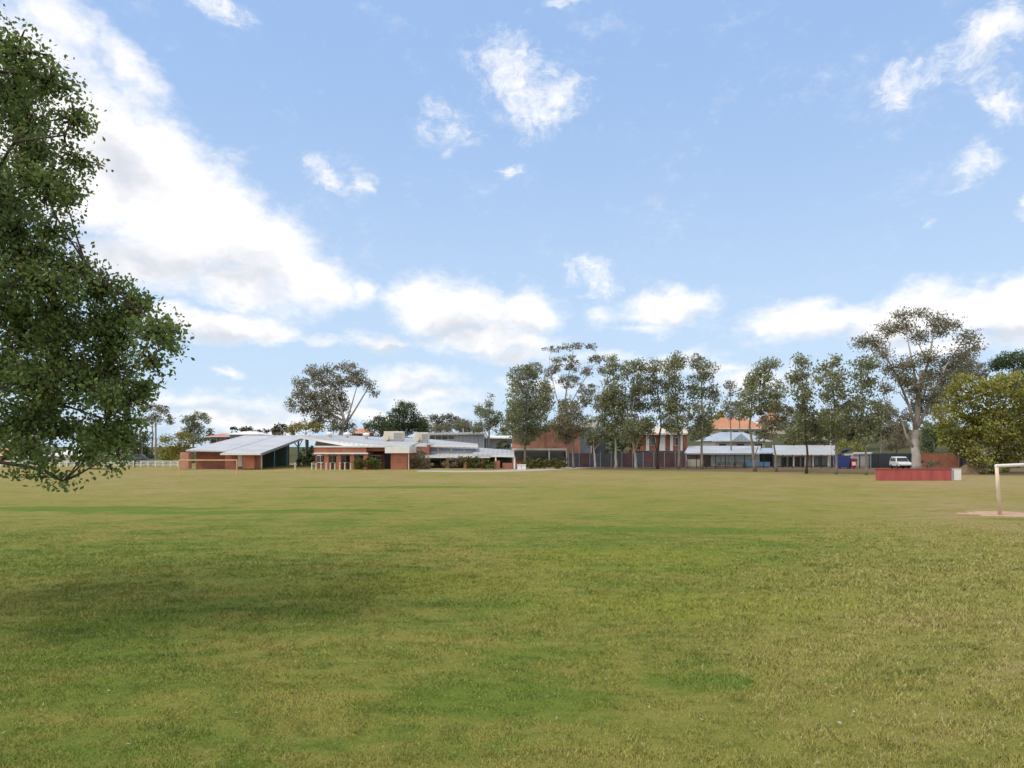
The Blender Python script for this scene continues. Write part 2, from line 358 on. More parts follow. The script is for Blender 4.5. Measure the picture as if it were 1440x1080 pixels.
def turf_mats():
    m, t, N, L, b = nodes('turf'); g = N.new('ShaderNodeGroup'); g.node_tree = GG
    L.new(g.outputs[0], b.inputs['Base Color']); b.inputs['Roughness'].default_value = .95; b.inputs['Specular IOR Level'].default_value = .1
    bp = N.new('ShaderNodeBump'); bp.inputs['Strength'].default_value = .8; bp.inputs['Distance'].default_value = .06
    L.new(g.outputs[1], bp.inputs['Height']); L.new(bp.outputs[0], b.inputs['Normal']); MAT['turf'] = m
    m, t, N, L, b = nodes('grass_blades'); g = N.new('ShaderNodeGroup'); g.node_tree = GG
    at = N.new('ShaderNodeAttribute'); at.attribute_name = 'tint'
    k = N.new('ShaderNodeMapRange'); L.new(at.outputs['Fac'], k.inputs[0]); k.inputs[3].default_value = 1.15; k.inputs[4].default_value = 2.0
    v = N.new('ShaderNodeVectorMath'); v.operation = 'SCALE'; L.new(g.outputs[0], v.inputs[0]); L.new(k.outputs[0], v.inputs['Scale'])
    mx = N.new('ShaderNodeMix'); mx.data_type = 'RGBA'; L.new(v.outputs[0], mx.inputs[6]); mx.inputs[7].default_value = (.52, .46, .23, 1)
    k2 = N.new('ShaderNodeMapRange'); L.new(at.outputs['Fac'], k2.inputs[0]); k2.inputs[1].default_value = .86; k2.inputs[2].default_value = 1.0; k2.inputs[4].default_value = .7; L.new(k2.outputs[0], mx.inputs[0])
    L.new(mx.outputs[2], b.inputs['Base Color']); b.inputs['Roughness'].default_value = .7; b.inputs['Specular IOR Level'].default_value = .2
    ge = N.new('ShaderNodeNewGeometry'); nv = N.new('ShaderNodeVectorMath'); nv.operation = 'MULTIPLY_ADD'; L.new(ge.outputs['Normal'], nv.inputs[0]); nv.inputs[1].default_value = (.35, .35, .35); nv.inputs[2].default_value = (0, 0, .8)
    nn = N.new('ShaderNodeVectorMath'); nn.operation = 'NORMALIZE'; L.new(nv.outputs[0], nn.inputs[0]); L.new(nn.outputs[0], b.inputs['Normal'])
    tr = N.new('ShaderNodeBsdfTranslucent'); L.new(mx.outputs[2], tr.inputs[0]); ms = N.new('ShaderNodeMixShader'); ms.inputs[0].default_value = .15
    L.new(b.outputs[0], ms.inputs[1]); L.new(tr.outputs[0], ms.inputs[2]); L.new(ms.outputs[0], N['Material Output'].inputs[0]); MAT['blade'] = m
turf_mats()

def ground():
    ys = [-60, -30, -15, -6]+[i*.5 for i in range(-4, 60)]+[30+i*2 for i in range(0, 50)]+[130+i*10 for i in range(0, 14)]+[290, 400, 700, 1500]
    xs = sorted(set([-1200, -500, -250, -150]+[-100+i*5 for i in range(16)]+[-25+i*1.0 for i in range(51)]+[30+i*5 for i in range(15)]+[150, 250, 500, 1200]))
    m = MB(); nx = len(xs)
    for y in ys:
        for x in xs: m.v.append((x, y, gz(x, y)))
    for j in range(len(ys)-1):
        for i in range(nx-1): m.f.append((j*nx+i, j*nx+i+1, (j+1)*nx+i+1, (j+1)*nx+i))
    o = m.build('ground', MAT['turf'], None, True); tag(o, 'broad grassy school oval, green near and drier far off', 'grass field', kind='structure')
ground()

def raw_mesh(name, V, nper, mat, tint, parent=None):     # V (n, nper, 3) separate polygons
    n = V.shape[0]; me = bpy.data.meshes.new(name)
    me.vertices.add(n*nper); me.vertices.foreach_set('co', V.astype(np.float32).ravel())
    me.loops.add(n*nper); me.loops.foreach_set('vertex_index', np.arange(n*nper, dtype=np.int32))
    me.polygons.add(n); me.polygons.foreach_set('loop_start', np.arange(0, n*nper, nper, dtype=np.int32))
    try: me.polygons.foreach_set('loop_total', np.full(n, nper, dtype=np.int32))
    except Exception: pass
    a = me.attributes.new('tint', 'FLOAT', 'FACE'); a.data.foreach_set('value', tint.astype(np.float32))
    me.update(calc_edges=True); me.validate()
    me.materials.append(mat); o = bpy.data.objects.new(name, me); C.objects.link(o)
    if parent: o.parent = parent
    return o

def blades():
    rg = np.random.default_rng(5); n = 760000; lo, hi = 5.2, 34.
    def vn(x, y, sc, seed):                                          # smooth value noise
        g = np.random.default_rng(seed).random((257, 257)); a, b = x/sc+500, y/sc+500
        i, j = np.floor(a).astype(int), np.floor(b).astype(int); u, v = a-i, b-j; u = u*u*(3-2*u); v = v*v*(3-2*v); i %= 256; j %= 256
        return (g[i, j]*(1-u)+g[i+1, j]*u)*(1-v)+(g[i, j+1]*(1-u)+g[i+1, j+1]*u)*v
    u = rg.random(n); y = lo*(hi/lo)**u                              # density ~ 1/y^2
    x = (rg.random(n)-.5)*1.75*y
    cl = .5*vn(x, y, .22, 1)+.3*vn(x, y, .6, 2)+.2*vn(x, y, 1.7, 3)
    keep = rg.random(n) < np.clip((cl-.2)*2.6, .3, 1); x, y, cl = x[keep], y[keep], cl[keep]; n = len(x)
    sm = lambda a: np.clip(a, 0, 1)**2*(3-2*np.clip(a, 0, 1))
    z = .55*sm((x-1.5)/9)*sm((15-y)/11)+.04*np.sin(x*.35+1)*np.sin(y*.31)*sm((55-y)/30)
    tall = np.clip((x-.45*y+3.4)/4.5, 0, 1)
    cl = np.clip((cl-.3)*2.5, 0, 1)
    h = (.012+.021*rg.random(n))*(1+.6*tall)*(.62+.7*cl)*np.clip(y/9, 1, 1.6)*np.clip((35-y)/16, .05, 1); wd = (.0035+.004*rg.random(n))*np.clip(y/8, 1, 2.6)
    a = rg.random(n)*2*np.pi; l = rg.random(n)*1.4*h; b = rg.random(n)*2*np.pi
    V = np.zeros((n, 3, 3))
    V[:, 0] = np.stack([x-np.cos(a)*wd, y-np.sin(a)*wd, z-.004], 1); V[:, 1] = np.stack([x+np.cos(a)*wd, y+np.sin(a)*wd, z-.004], 1)
    V[:, 2] = np.stack([x+np.cos(b)*l, y+np.sin(b)*l, z+h], 1)
    k3 = vn(x, y, .35, 7)
    t = np.clip(rg.random(n)*.55+.42*k3-.05, 0, .86); dry = rg.random(n) < (.03+.62*tall*np.clip(vn(x, y, .16, 9)*1.8-.55, 0, 1)); t[dry] = .9+.1*rg.random(dry.sum())
    o = raw_mesh('grass_blades', V, 3, MAT['blade'], t)
    tag(o, 'short mown grass blades of the near oval, dry straw mixed in', 'grass', kind='stuff')
blades()

def litter():
    rg = np.random.default_rng(9); n = 420; y = 6*(30/6)**rg.random(n); x = (rg.random(n)-.5)*1.6*y
    V = np.zeros((n, 4, 3)); s = .012+.022*rg.random(n); a = rg.random(n)*6.28
    for i, (p, q) in enumerate([(-1, 0), (0, -.4), (1, 0), (0, .4)]):
        V[:, i, 0] = x+s*(p*np.cos(a)-q*np.sin(a)); V[:, i, 1] = y+s*(p*np.sin(a)+q*np.cos(a))
    for i in range(n): V[i, :, 2] = gz(x[i], y[i])+.035+.02*rg.random(4)
    o = raw_mesh('fallen_leaves', V, 4, leafmat('litter', (.13, .08, .05), (.32, .26, .17), (.50, .46, .38), .1), rg.random(n))
    tag(o, 'scattered dry fallen leaves and pale flecks lying in the grass', 'leaf litter', kind='stuff')
litter()

def sheet(name, pts, mat, label, z=.004):
    m = MB(); cx = sum(p[0] for p in pts)/len(pts); cy = sum(p[1] for p in pts)/len(pts)
    m.slab([(p[0], p[1], z+.0) for p in pts], .05); o = m.build(name, mat); tag(o, label, 'ground', kind='structure'); return o
PATH = flat('path_concrete', (.40, .36, .31), .9, .2, 1.5)
DIRT = flat('pale_dirt', (.46, .30, .20), .95, .3, 3.5, bump=.4)
BROWN = flat('brown_soil', (.20, .135, .085), .95, .3, 2, bump=.4)
sheet('path', [(X(p, gd(y)), gd(y)) for p, y in [(585,663),(640,664),(700,663.6),(760,661.8),(810,659),(850,657),(846,655.8),(800,656.6),(740,660),(690,661.6),(640,662),(590,661.4)]], PATH, 'pale concrete path along the edge of the oval')
rg0 = random.Random(3)
pts = []
for i in range(60):
    a = 2*math.pi*i/60; r = 1+.1*math.sin(3*a+1)+.07*math.sin(7*a)+rg0.uniform(-.1, .1); pts.append((24.4+3.2*r*math.cos(a), 33.35+1.35*r*math.sin(a)))
sheet('dirt_patch', pts, DIRT, 'worn pale dirt patch in the goal mouth at right')
# a slight lip of soil for the patch
# ------------------------------------------------------------------ foliage
LM = dict(
 fore=leafmat('leaf_foreground', (.056, .112, .04), (.205, .27, .075), (.30, .24, .10), .42, .5),
 gum=leafmat('leaf_gum', (.115, .135, .07), (.28, .30, .165), (.20, .15, .10), .36),
 gumg=leafmat('leaf_gum_green', (.125, .145, .068), (.305, .32, .16), (.20, .17, .11), .36),
 gumb=leafmat('leaf_gum_brown', (.11, .108, .062), (.27, .255, .155), (.22, .15, .10), .36),
 green=leafmat('leaf_dark_green', (.028, .055, .022), (.09, .13, .046), None, .2),
 lime=leafmat('leaf_yellow_green', (.15, .17, .036), (.36, .35, .085), (.27, .23, .05), .3),
 gold=leafmat('leaf_golden', (.11, .105, .014), (.30, .26, .03), (.34, .20, .04), .3),
 olive=leafmat('leaf_olive_far', (.050, .054, .030), (.125, .120, .062), (.16, .11, .07), .25),
 hedge=leafmat('leaf_hedge', (.030, .050, .010), (.12, .135, .025), None, .2))
BARK = flat('bark_grey', (.23, .20, .17), .9, .35, 2.5, streak=True, bump=.5)
BARKW = flat('bark_pale', (.42, .375, .335), .85, .25, 1.6, streak=True, bump=.3)
BARKD = flat('bark_dark', (.07, .055, .045), .95, .3, 3, streak=True, bump=.6)

def leaf_cloud(rg, lobes, leaf, cover, clump, droop=.5, shell=.55):
    """lobes: (centre, radii) in metres -> rhombic leaf sprays gathered in clumps"""
    Vs, Ts, tips = [], [], []
    la, lb = leaf
    for c, r in lobes:
        area = math.pi*r[0]*r[2]; n = max(12, int(cover*area/(la*lb*.5)))
        per = 22; k = max(3, int(n/per))
        d = rg.normal(size=(k, 3)); d /= np.linalg.norm(d, axis=1)[:, None]
        rad = (shell+(1-shell)*rg.random(k))**.8*rg.random(k)**.18
        cc = np.array(c)+d*rad[:, None]*np.array(r)*.98
        tips += [(c, tuple(q)) for q in cc]
        ct = rg.random(k)
        idx = rg.integers(0, k, n)
        sc = clump*(.6+.8*rg.random(k))
        p = cc[idx]+np.clip(rg.normal(size=(n, 3)), -1.5, 1.5)*sc[idx][:, None]*np.array([1, 1, .7])
        ax = rg.normal(size=(n, 3)); ax[:, 2] -= droop*1.6; ax /= np.linalg.norm(ax, axis=1)[:, None]
        o = rg.normal(size=(n, 3)); sd = np.cross(ax, o); sd /= np.linalg.norm(sd, axis=1)[:, None]
        s = .6+.8*rg.random(n); L = ax*(la*.5*s)[:, None]; W = sd*(lb*.5*s)[:, None]
        Vs.append(np.stack([p-L, p+W-L*.1, p+L, p-W-L*.1], 1))
        Ts.append(np.clip(.18+.55*ct[idx]+.3*(rg.random(n)-.35)+.3*(rg.random(n) > .96), 0, 1))
    return np.concatenate(Vs), np.concatenate(Ts), tips

def make_tree(name, label, cat, D, trunk, lobes, mat, bark=None, leaf=(.36, .17), cover=1.9, clump=.34, r0=.2, group=None, seed=1, droop=.5, twig=.35, dep=1.0, base=None, fork=(), shell=.55, topr=.25):
    rg = np.random.default_rng(seed); rr = random.Random(seed)
    tp = []
    for i, (px, py) in enumerate(trunk): tp.append(Vector((X(px, D), D+(rr.uniform(-.3, .3) if i else 0), Z(py, D))))
    g = gz(tp[0].x, D)
    if base is not None: g = base
    tp[0].z = g-.05
    root = thing(name, label, cat, (tp[0].x, D, g), group)
    m = MB(); k = len(tp)
    # refine the trunk with small kinks
    fine = []
    for i in range(k-1):
        for q in range(3):
            v = tp[i].lerp(tp[i+1], q/3)
            if i or q: v = v+Vector((rr.uniform(-1, 1), rr.uniform(-1, 1), 0))*r0*.25
            fine.append(v)
    fine.append(tp[-1]); kk = len(fine)
    rad = [r0*(1-(1-topr)*i/(kk-1)) for i in range(kk)]; rad[0] = r0*1.35
    m.tube(fine, rad, 8)
    L3 = []
    for b in lobes:
        px, py, rx, ry = b[:4]; dz = b[4] if len(b) > 4 else rr.uniform(-.6, .6)*((rx+ry)*D/1000)*dep
        L3.append(((X(px, D+dz), D+dz, Z(py, D+dz)), (rx*D/1000, .5*(rx+ry)*D/1000*dep, ry*D/1000)))
    for f in fork:
        pf = [Vector(P(a, b, D+rr.uniform(-.3, .3))) for a, b in f]; q = len(pf)
        m.tube(pf, [r0*(.42 if D > 40 else .2)*(1-.75*i/(q-1)) for i in range(q)], 6)
        for v in pf[1:]: fine.append(v); rad.append(r0*(.25 if D > 40 else .11))
    for c, r in L3:
        cv = Vector(c); best = None
        for i, p in enumerate(fine):
            if p.z < g+.5: continue
            dd = (cv-p); s = dd.length+(2.5*max(0, p.z-cv.z+.3*dd.xy.length))
            if best is None or s < best[0]: best = (s, i)
        i = best[1] if best else kk-1
        p = fine[i]; mid = p.lerp(cv, .5)+Vector((rr.uniform(-.15, .15), rr.uniform(-.15, .15), .12))*(cv-p).length
        ra = min(rad[i]*.7, r0*.42); m.tube([p, p.lerp(mid, .5)+Vector((0, 0, -.02)), mid, cv], [ra, ra*.75, ra*.6, ra*.3], 5)
    V, T, tips = leaf_cloud(rg, L3, leaf, cover, clump, droop, shell)
    for c, q in tips:
        if rr.random() < twig:
            c = Vector(c); q = Vector(q); m.tube([c, c.lerp(q, .5)+Vector((0, 0, rr.uniform(-.1, .2)*(q-c).length)), q], [r0*.11, r0*.08, r0*.04], 3, False)
    m.build('trunk', bark or BARK, root, True)
    V = V-np.array(root.location)
    raw_mesh('crown', V, 4, mat, T, root)
    return root

def foreground_tree():
    D = 12.
    lob = [(20,130,60,60,.9),(50,220,50,50,.1),(90,270,34,40,.5),(10,290,60,60,.9),(40,370,70,50,.3),(105,380,50,34,.5),(20,440,60,50,.1),(80,440,60,50,.9),(150,450,60,50,.7),(10,520,60,50,.8),(85,510,60,50,.2),(150,520,60,50,.7),(60,580,70,50,.9),(168,612,36,36,.5),(120,636,40,22,.2),(40,632,44,22,-.1),(-10,610,40,30,.4),(215,470,38,32,-.3),(205,545,34,24,.2),(185,590,30,22,.1),(150,560,36,30,-.3),(240,485,22,14,.3),(-60,40,70,60,.3),(25,75,45,42,-.3),(70,120,45,40,.2),(105,170,32,32,0),(110,225,30,26,.3),(40,180,60,55,.6),(60,260,52,45,-.2),(20,330,60,45,.4),
        (75,330,36,34,.2),(60,400,70,45,-.4),(140,410,55,36,.2),(195,430,42,32,.3),(230,466,28,22,.1),(215,510,26,28,-.1),(160,480,50,40,.4),(100,470,60,40,.1),(40,480,50,45,.7),
        (50,540,60,40,-.5),(120,540,55,42,.2),(180,560,28,34,.4),(30,600,50,38,.3),(90,605,52,34,.6),(145,610,40,34,0),(165,640,20,24,-.2),(60,650,26,22,-.3),(28,668,22,8,-.4),(92,678,20,9,-.3),(60,672,16,12,-.35),(158,660,10,9,-.2),
        (-20,250,80,60,1.2),(-40,420,80,70,1.0),(-60,560,80,60,.8),(-30,120,60,60,1.2),
        # the rest of the crown, outside the frame
        (-140,-60,120,90,1.0),(-40,-80,90,70,1.5),(-190,100,120,100,-1),(-180,300,130,100,-1.5),(-190,470,120,90,2),(-330,0,120,110,1),(-360,200,120,120,-.5),(-340,400,120,110,1),(-200,-180,110,80,0),
        (-220,260,120,120,2.8),(-120,60,110,100,3.2),(-480,150,100,120,.5),(-470,350,90,100,.5),(-200,580,90,50,-1.2),(-330,560,100,60,.4)]
    make_tree('broadleaf_tree', 'large dark leafy tree close by, filling the left edge of view', 'tree', D,
        [(-230,900),(-225,700),(-215,500),(-205,300),(-190,120),(-180,0)], lob, LM['fore'], BARKD, (.078, .045), 2.0, .135, .26, seed=4, droop=.35, twig=.6, dep=1.15,
        fork=[[(-218,640),(-120,590),(-30,540),(60,560),(150,590)],[(-215,560),(-110,470),(-20,400),(70,410),(120,370),(200,440)],[(-205,400),(-110,300),(-30,280),(20,200),(90,190)],[(-195,150),(-100,110),(0,100),(60,110)],[(-218,640),(-100,640),(0,650),(60,660),(90,676)]], shell=.05)
foreground_tree()

ROWG = 'young gum trees lined along the far edge of the oval'
FT = dict(leaf=(.32, .14), clump=.36)
def T(label, D, trunk, lobes, mat, name='gum_tree', **k):
    if k.get('group') == ROWG:
        q = sorted(lobes, key=lambda l: -l[1])[:2]
        lobes = [(a, b+2, c*1.17, d*1.15) for a, b, c, d in lobes]+[(a+rz, min(b+d*.9, 622), c*.75, 9) for (a, b, c, d), rz in zip(q, (-7, 7))]
    a = dict(FT); a.update(k); T.n += 1; a['cover'] = a.get('cover', 1.9)*1.55
    return make_tree(name, label, 'tree', D, trunk, lobes, LM[mat], seed=20+T.n, **a)
T.n = 0
T('leafy dark gum in front of the salmon brick block, behind the hedge', 106, [(738,660),(738,620),(742,590),(744,545)], [(730,592,22,28),(750,565,25,22),(737,532,22,20),(722,567,10,30),(765,560,13,25),(757,595,15,18),(745,520,10,8)], 'gum', group=ROWG)
T('tall sparse flat-topped gum rising above the salmon brick block', 122, [(800,650),(798,600),(794,565),(799,530),(806,495)], [(780,491,18,4),(807,487,18,6),(832,489,10,4),(785,505,12,6),(803,505,12,5),(840,505,19,7),(782,517,12,10),(807,515,15,9),(772,527,10,10),(800,537,20,12),(825,522,12,8),(755,517,14,8),(827,547,16,10),(836,565,10,10),(770,545,9,8),(848,520,8,10)], 'gumb', cover=1.15, r0=.22, twig=.7, clump=.3, fork=[[(798,600),(783,560),(776,530),(772,505)],[(796,580),(815,545),(830,520),(842,505)]])
T('small brownish gum against the salmon brick corner', 103, [(807,660),(806,635),(804,605),(800,580)], [(800,580,19,24),(802,604,18,13),(786,596,12,12),(822,560,10,10),(796,568,8,8)], 'gumb', cover=1.6, group=ROWG)
T('forked pale-trunk gum in front of the blue-grey roller door', 100, [(837,660),(836,640),(834,622),(832,600)], [(837,607,15,13),(829,590,10,8),(847,580,12,20),(845,560,10,14),(822,606,7,8)], 'gum', bark=BARKW, cover=1.3, group=ROWG, fork=[[(836,632),(846,620),(852,600)]], r0=.17)
T('slender gum with one straight pale trunk and narrow green crown', 100, [(866,659),(866,635),(866,610),(863,560),(862,520)], [(865,597,13,17),(862,567,16,20),(862,542,15,18),(862,515,10,12),(876,575,11,25),(860,503,5,5)], 'gumg', bark=BARKW, group=ROWG, r0=.2)
T('leaning pale-trunk gum just right of the slender green one', 99, [(895,660),(893,640),(889,620),(886,600),(892,560)], [(890,600,18,13),(897,560,16,25),(900,537,14,16),(894,513,10,12),(907,595,9,12),(880,520,8,12)], 'gum', bark=BARKW, group=ROWG, r0=.2, fork=[[(892,635),(900,615),(905,595)]])
T('dark-trunk gum with a gap of sky in its crown', 99, [(925,660),(925,632),(930,600),(926,560),(920,525)], [(917,515,10,14),(920,542,12,16),(924,567,9,12),(912,592,10,9),(934,590,8,10)], 'gum', bark=BARKD, group=ROWG, r0=.18, fork=[[(925,640),(920,618),(916,600)]])
T('tall gum with a full rounded top beside the brick pilasters', 98, [(955,661),(955,630),(954,600),(950,560),(948,520)], [(944,517,12,17),(954,505,10,11),(947,542,15,17),(952,567,16,13),(955,593,13,14),(939,568,7,11)], 'gumg', group=ROWG)
T('tall open-crowned gum at left end of the long white building', 97, [(987,662),(987,630),(987,600),(988,560),(984,515)], [(982,507,13,11),(996,516,12,12),(984,530,17,9),(990,550,19,12),(982,577,19,14),(987,600,15,12),(1005,555,7,14),(1002,577,8,10),(972,550,8,14)], 'gum', group=ROWG, cover=1.35, twig=.6)
T('leaning forked gum in front of the pale glass wall', 89, [(1062,663),(1058,630),(1054,600),(1056,560),(1066,530)], [(1052,551,14,20),(1070,527,17,17),(1083,513,12,11),(1058,533,11,12),(1092,548,11,14),(1077,557,15,15),(1050,575,10,10)], 'gumg', group=ROWG, fork=[[(1060,645),(1066,628),(1068,600)]], cover=1.6)
T('thin leaning gum between forked gum and white doors', 88, [(1092,664),(1089,640),(1084,605),(1083,580)], [(1082,591,13,12),(1090,572,11,10),(1078,608,8,8),(1098,585,7,9)], 'gumb', group=ROWG, cover=1.4, r0=.15)
T('gum with a dark trunk and narrow tapering top by white columns', 82, [(1134,667),(1134,640),(1133,618),(1131,573),(1128,530)], [(1127,508,9,12),(1128,527,12,10),(1113,533,8,10),(1128,551,16,16),(1131,582,17,18),(1122,606,16,12),(1146,600,10,12)], 'gum', bark=BARKD, group=ROWG, r0=.16)
T('gum beside the tall white light mast, twin-pointed crown', 80, [(1176,668),(1176,640),(1176,618),(1174,560),(1170,520)], [(1171,508,11,11),(1153,515,8,12),(1162,533,16,14),(1181,527,10,14),(1171,554,21,14),(1171,583,20,16),(1175,606,14,10)], 'gumg', group=ROWG, cover=1.5, r0=.16)
T('gum nearest the red wall, bushy olive crown', 78, [(1218,669),(1218,645),(1217,625),(1215,590),(1214,540)], [(1211,515,14,16),(1224,509,12,10),(1214,539,18,15),(1211,563,21,15),(1214,590,20,16),(1220,612,14,10),(1237,580,10,14)], 'gum', group=ROWG, cover=1.5, r0=.15)
T('thin half-bare gum seen between open-crowned and forked gums', 112, [(1028,655),(1028,620),(1027,580),(1028,545)], [(1027,548,9,15),(1022,570,10,10),(1034,575,8,12)], 'gumb', cover=1.1, r0=.14)
T('huge spreading gum with a thick white trunk behind the red wall', 97, [(1287,662),(1287,640),(1287,622),(1290,600),(1292,560),(1296,520)],
  [(1269,443,14,7),(1293,441,16,6),(1318,450,16,9),(1335,458,14,8),(1250,463,20,10),(1214,481,13,10),(1232,481,17,10),(1275,460,12,11),(1293,475,14,10),(1318,468,13,9),(1358,474,16,9),(1372,486,9,9),(1354,499,20,11),(1333,511,20,13),(1305,503,15,13),(1275,515,17,13),(1254,518,13,10),(1287,542,22,18),(1269,533,13,11),(1244,546,10,11),(1308,530,13,15),(1293,573,15,18),(1272,588,12,9),(1330,530,14,12),(1312,560,12,18),(1240,500,12,10)],
  'gumb', bark=BARKW, r0=.62, cover=1.75, clump=.55, twig=.6, topr=.4, fork=[[(1286,632),(1274,612),(1268,590)],[(1289,606),(1278,570),(1262,530),(1240,490)],[(1291,600),(1310,560),(1330,515),(1350,485)],[(1292,570),(1285,520),(1275,470)],[(1294,550),(1305,510),(1315,460)]])
T('broad rounded yellow-green tree at the right edge of the oval', 84, [(1400,664),(1402,645),(1405,620),(1408,580)],
  [(1421,541,48,18),(1366,545,30,18),(1346,556,18,15),(1332,581,19,18),(1360,573,22,20),(1376,593,26,22),(1397,615,22,16),(1336,607,17,18),(1360,615,20,16),(1412,567,25,20),(1434,591,25,25),(1475,560,40,42),(1428,620,20,14),(1490,605,35,30),(1330,620,8,8),(1350,634,18,12),(1378,640,22,13),(1415,640,22,13),(1455,636,26,16),(1400,600,40,30)],
  'lime', name='spreading_tree', r0=.24, cover=2.0, clump=.38, leaf=(.30, .2), bark=BARKD, twig=.2, fork=[[(1401,660),(1385,640),(1365,620)],[(1402,655),(1425,635),(1445,610)]], shell=.75)
T('dark green conifer top showing over the yellow-green tree', 118, [(1425,640),(1428,560),(1430,520)], [(1428,506,38,14),(1404,514,16,9),(1470,505,40,18),(1440,540,40,25),(1450,590,40,30)], 'green', name='conifer_tree', cover=2.2, clump=.4, r0=.4)
T('big wide-crowned gum rising behind the left white roofs', 136, [(478,640),(480,610),(484,592),(478,570),(470,545)],
  [(425,540,14,12),(440,522,16,8),(462,520,12,8),(487,517,16,8),(502,525,14,8),(520,542,9,9),(525,555,4,7),(510,535,11,9),(450,535,20,12),(475,535,14,12),(492,537,14,9),(430,557,18,14),(412,570,9,11),(452,557,18,14),(472,555,15,14),(437,575,20,12),(460,577,16,15),(480,569,11,15),(450,592,16,13),(470,597,13,12),(490,600,10,10)],
  'gumb', r0=.5, cover=1.6, leaf=(.38, .18), clump=.5, twig=.35, bark=BARKW, fork=[[(486,597),(500,575),(515,550),(521,540)],[(486,597),(495,568),(503,540)]])
T('low golden-olive tree at the foot of the big wide gum', 128, [(430,640),(430,615),(430,600)], [(428,598,16,8),(412,604,10,7),(446,602,9,8)], 'gold', name='small_tree', cover=1.6, r0=.18)
T('rounded dark green tree left of the roof coolers', 132, [(535,640),(535,610),(535,595)], [(535,594,14,12),(522,602,12,9),(545,602,12,10)], 'green', name='round_tree', cover=2.2, r0=.25, clump=.4)
T('tall domed dark green tree directly behind the roof coolers', 134, [(568,640),(568,605),(568,585)], [(570,575,16,12),(558,587,15,13),(582,592,18,14),(557,602,14,10),(596,600,10,12),(572,603,18,10)], 'green', name='round_tree', cover=2.3, r0=.3, clump=.42)
T('flat grey-green treetop right of the domed dark tree', 150, [(620,640),(620,605),(622,590)], [(612,590,12,8),(630,588,14,7),(645,594,12,7),(622,600,20,7)], 'olive', name='round_tree', cover=1.7, r0=.25)
T('reddish brown treetop behind the blue-grey roof', 142, [(645,640),(645,612),(648,600)], [(622,603,18,7),(650,599,18,9),(668,603,12,7)], 'gumb', name='round_tree', cover=1.9, r0=.25)
T('pointed dark gum behind the roofs with a spire top', 126, [(688,640),(688,600),(688,570)], [(690,557,2.2,6),(687,568,7,7),(675,576,9,9),(685,583,14,9),(700,588,9,11),(687,598,19,9),(672,603,9,7)], 'gum', cover=1.9, r0=.2)
T('sparse flat-topped gum beside the timber utility pole', 128, [(213,650),(214,610),(214,585)], [(205,572,13,8),(226,577,12,8),(218,588,12,7),(238,590,8,8),(203,592,10,7)], 'gumb', cover=1.5, r0=.2)
T('dark upright gum behind the golden trees, left of the school', 132, [(272,650),(272,610),(274,590)], [(268,592,12,9),(281,585,9,7),(275,604,14,11),(262,608,9,9),(290,590,5,6),(276,618,13,8)], 'gum', name='gum_tree', cover=2.0, r0=.22)
T('golden autumn tree left of the brick school end wall', 116, [(256,656),(256,640),(256,625)], [(256,618,11,12),(248,634,11,12),(263,634,8,12),(256,646,11,8)], 'gold', name='small_tree', cover=1.9, r0=.14)
T('rusty-tipped golden tree right of the utility pole', 117, [(234,656),(234,640),(233,628)], [(233,620,10,9),(227,634,9,11),(238,638,10,12),(232,648,11,6)], 'lime', name='small_tree', cover=1.9, r0=.14)
T('dark green tree mass left of the utility pole', 124, [(200,652),(200,635),(200,620)], [(196,632,16,14),(180,622,16,14),(205,615,10,9),(210,640,8,9)], 'green', name='round_tree', cover=2.1, r0=.2)
T('leafy far tree seen through the gaps of the near tree', 130, [(140,652),(140,625),(140,600)], [(130,612,24,18),(158,620,18,18),(145,630,24,12)], 'green', name='round_tree', cover=1.9, r0=.25)
T('russet far tree at the left edge behind the near tree', 134, [(20,652),(20,620),(20,600)], [(20,600,26,16),(-10,610,24,20),(40,618,18,14)], 'gumb', name='round_tree', cover=1.8, r0=.25)
T('grey-green gum far behind the long white building roof', 150, [(1040,640),(1040,600),(1040,575)], [(1038,572,12,8),(1050,582,10,8),(1028,584,10,7)], 'olive', cover=1.5, r0=.2)
for i, (lab, D, c, mt) in enumerate([
  ('olive gum behind the narrow tapering row gum', 122, [(1118,604,14,18),(1128,586,12,14),(1112,622,12,10),(1135,612,12,16)], 'olive'),
  ('dense olive gum behind the white light mast', 124, [(1152,600,16,20),(1166,586,12,16),(1148,618,14,12),(1176,606,14,18)], 'gum'),
  ('russet-tinged olive gum above the blue skip', 126, [(1192,598,16,20),(1186,580,12,14),(1206,610,14,14),(1198,570,10,10)], 'olive'),
  ('broad olive-brown gum behind the charcoal fence', 122, [(1238,596,18,18),(1250,580,14,14),(1228,614,16,12),(1256,608,14,16),(1240,572,14,12)], 'gumb'),
  ('grey-brown scrubby tree left of the thick white trunk', 112, [(1262,618,12,14),(1270,604,9,10),(1254,626,10,10)], 'gumb'),
  ('dark blue-green tree right of the thick white trunk', 114, [(1312,616,14,16),(1322,604,12,14),(1304,628,10,9)], 'green'),
  ('dim grey gum behind the right side of the huge gum', 122, [(1345,530,22,16),(1330,550,20,18),(1360,512,16,12),(1375,525,16,16),(1318,575,14,16)], 'gumb')]):
    T(lab, D, [(c[0][0],645),(c[0][0],625),(c[0][0],c[0][1])], c, mt, cover=1.8, r0=.22)
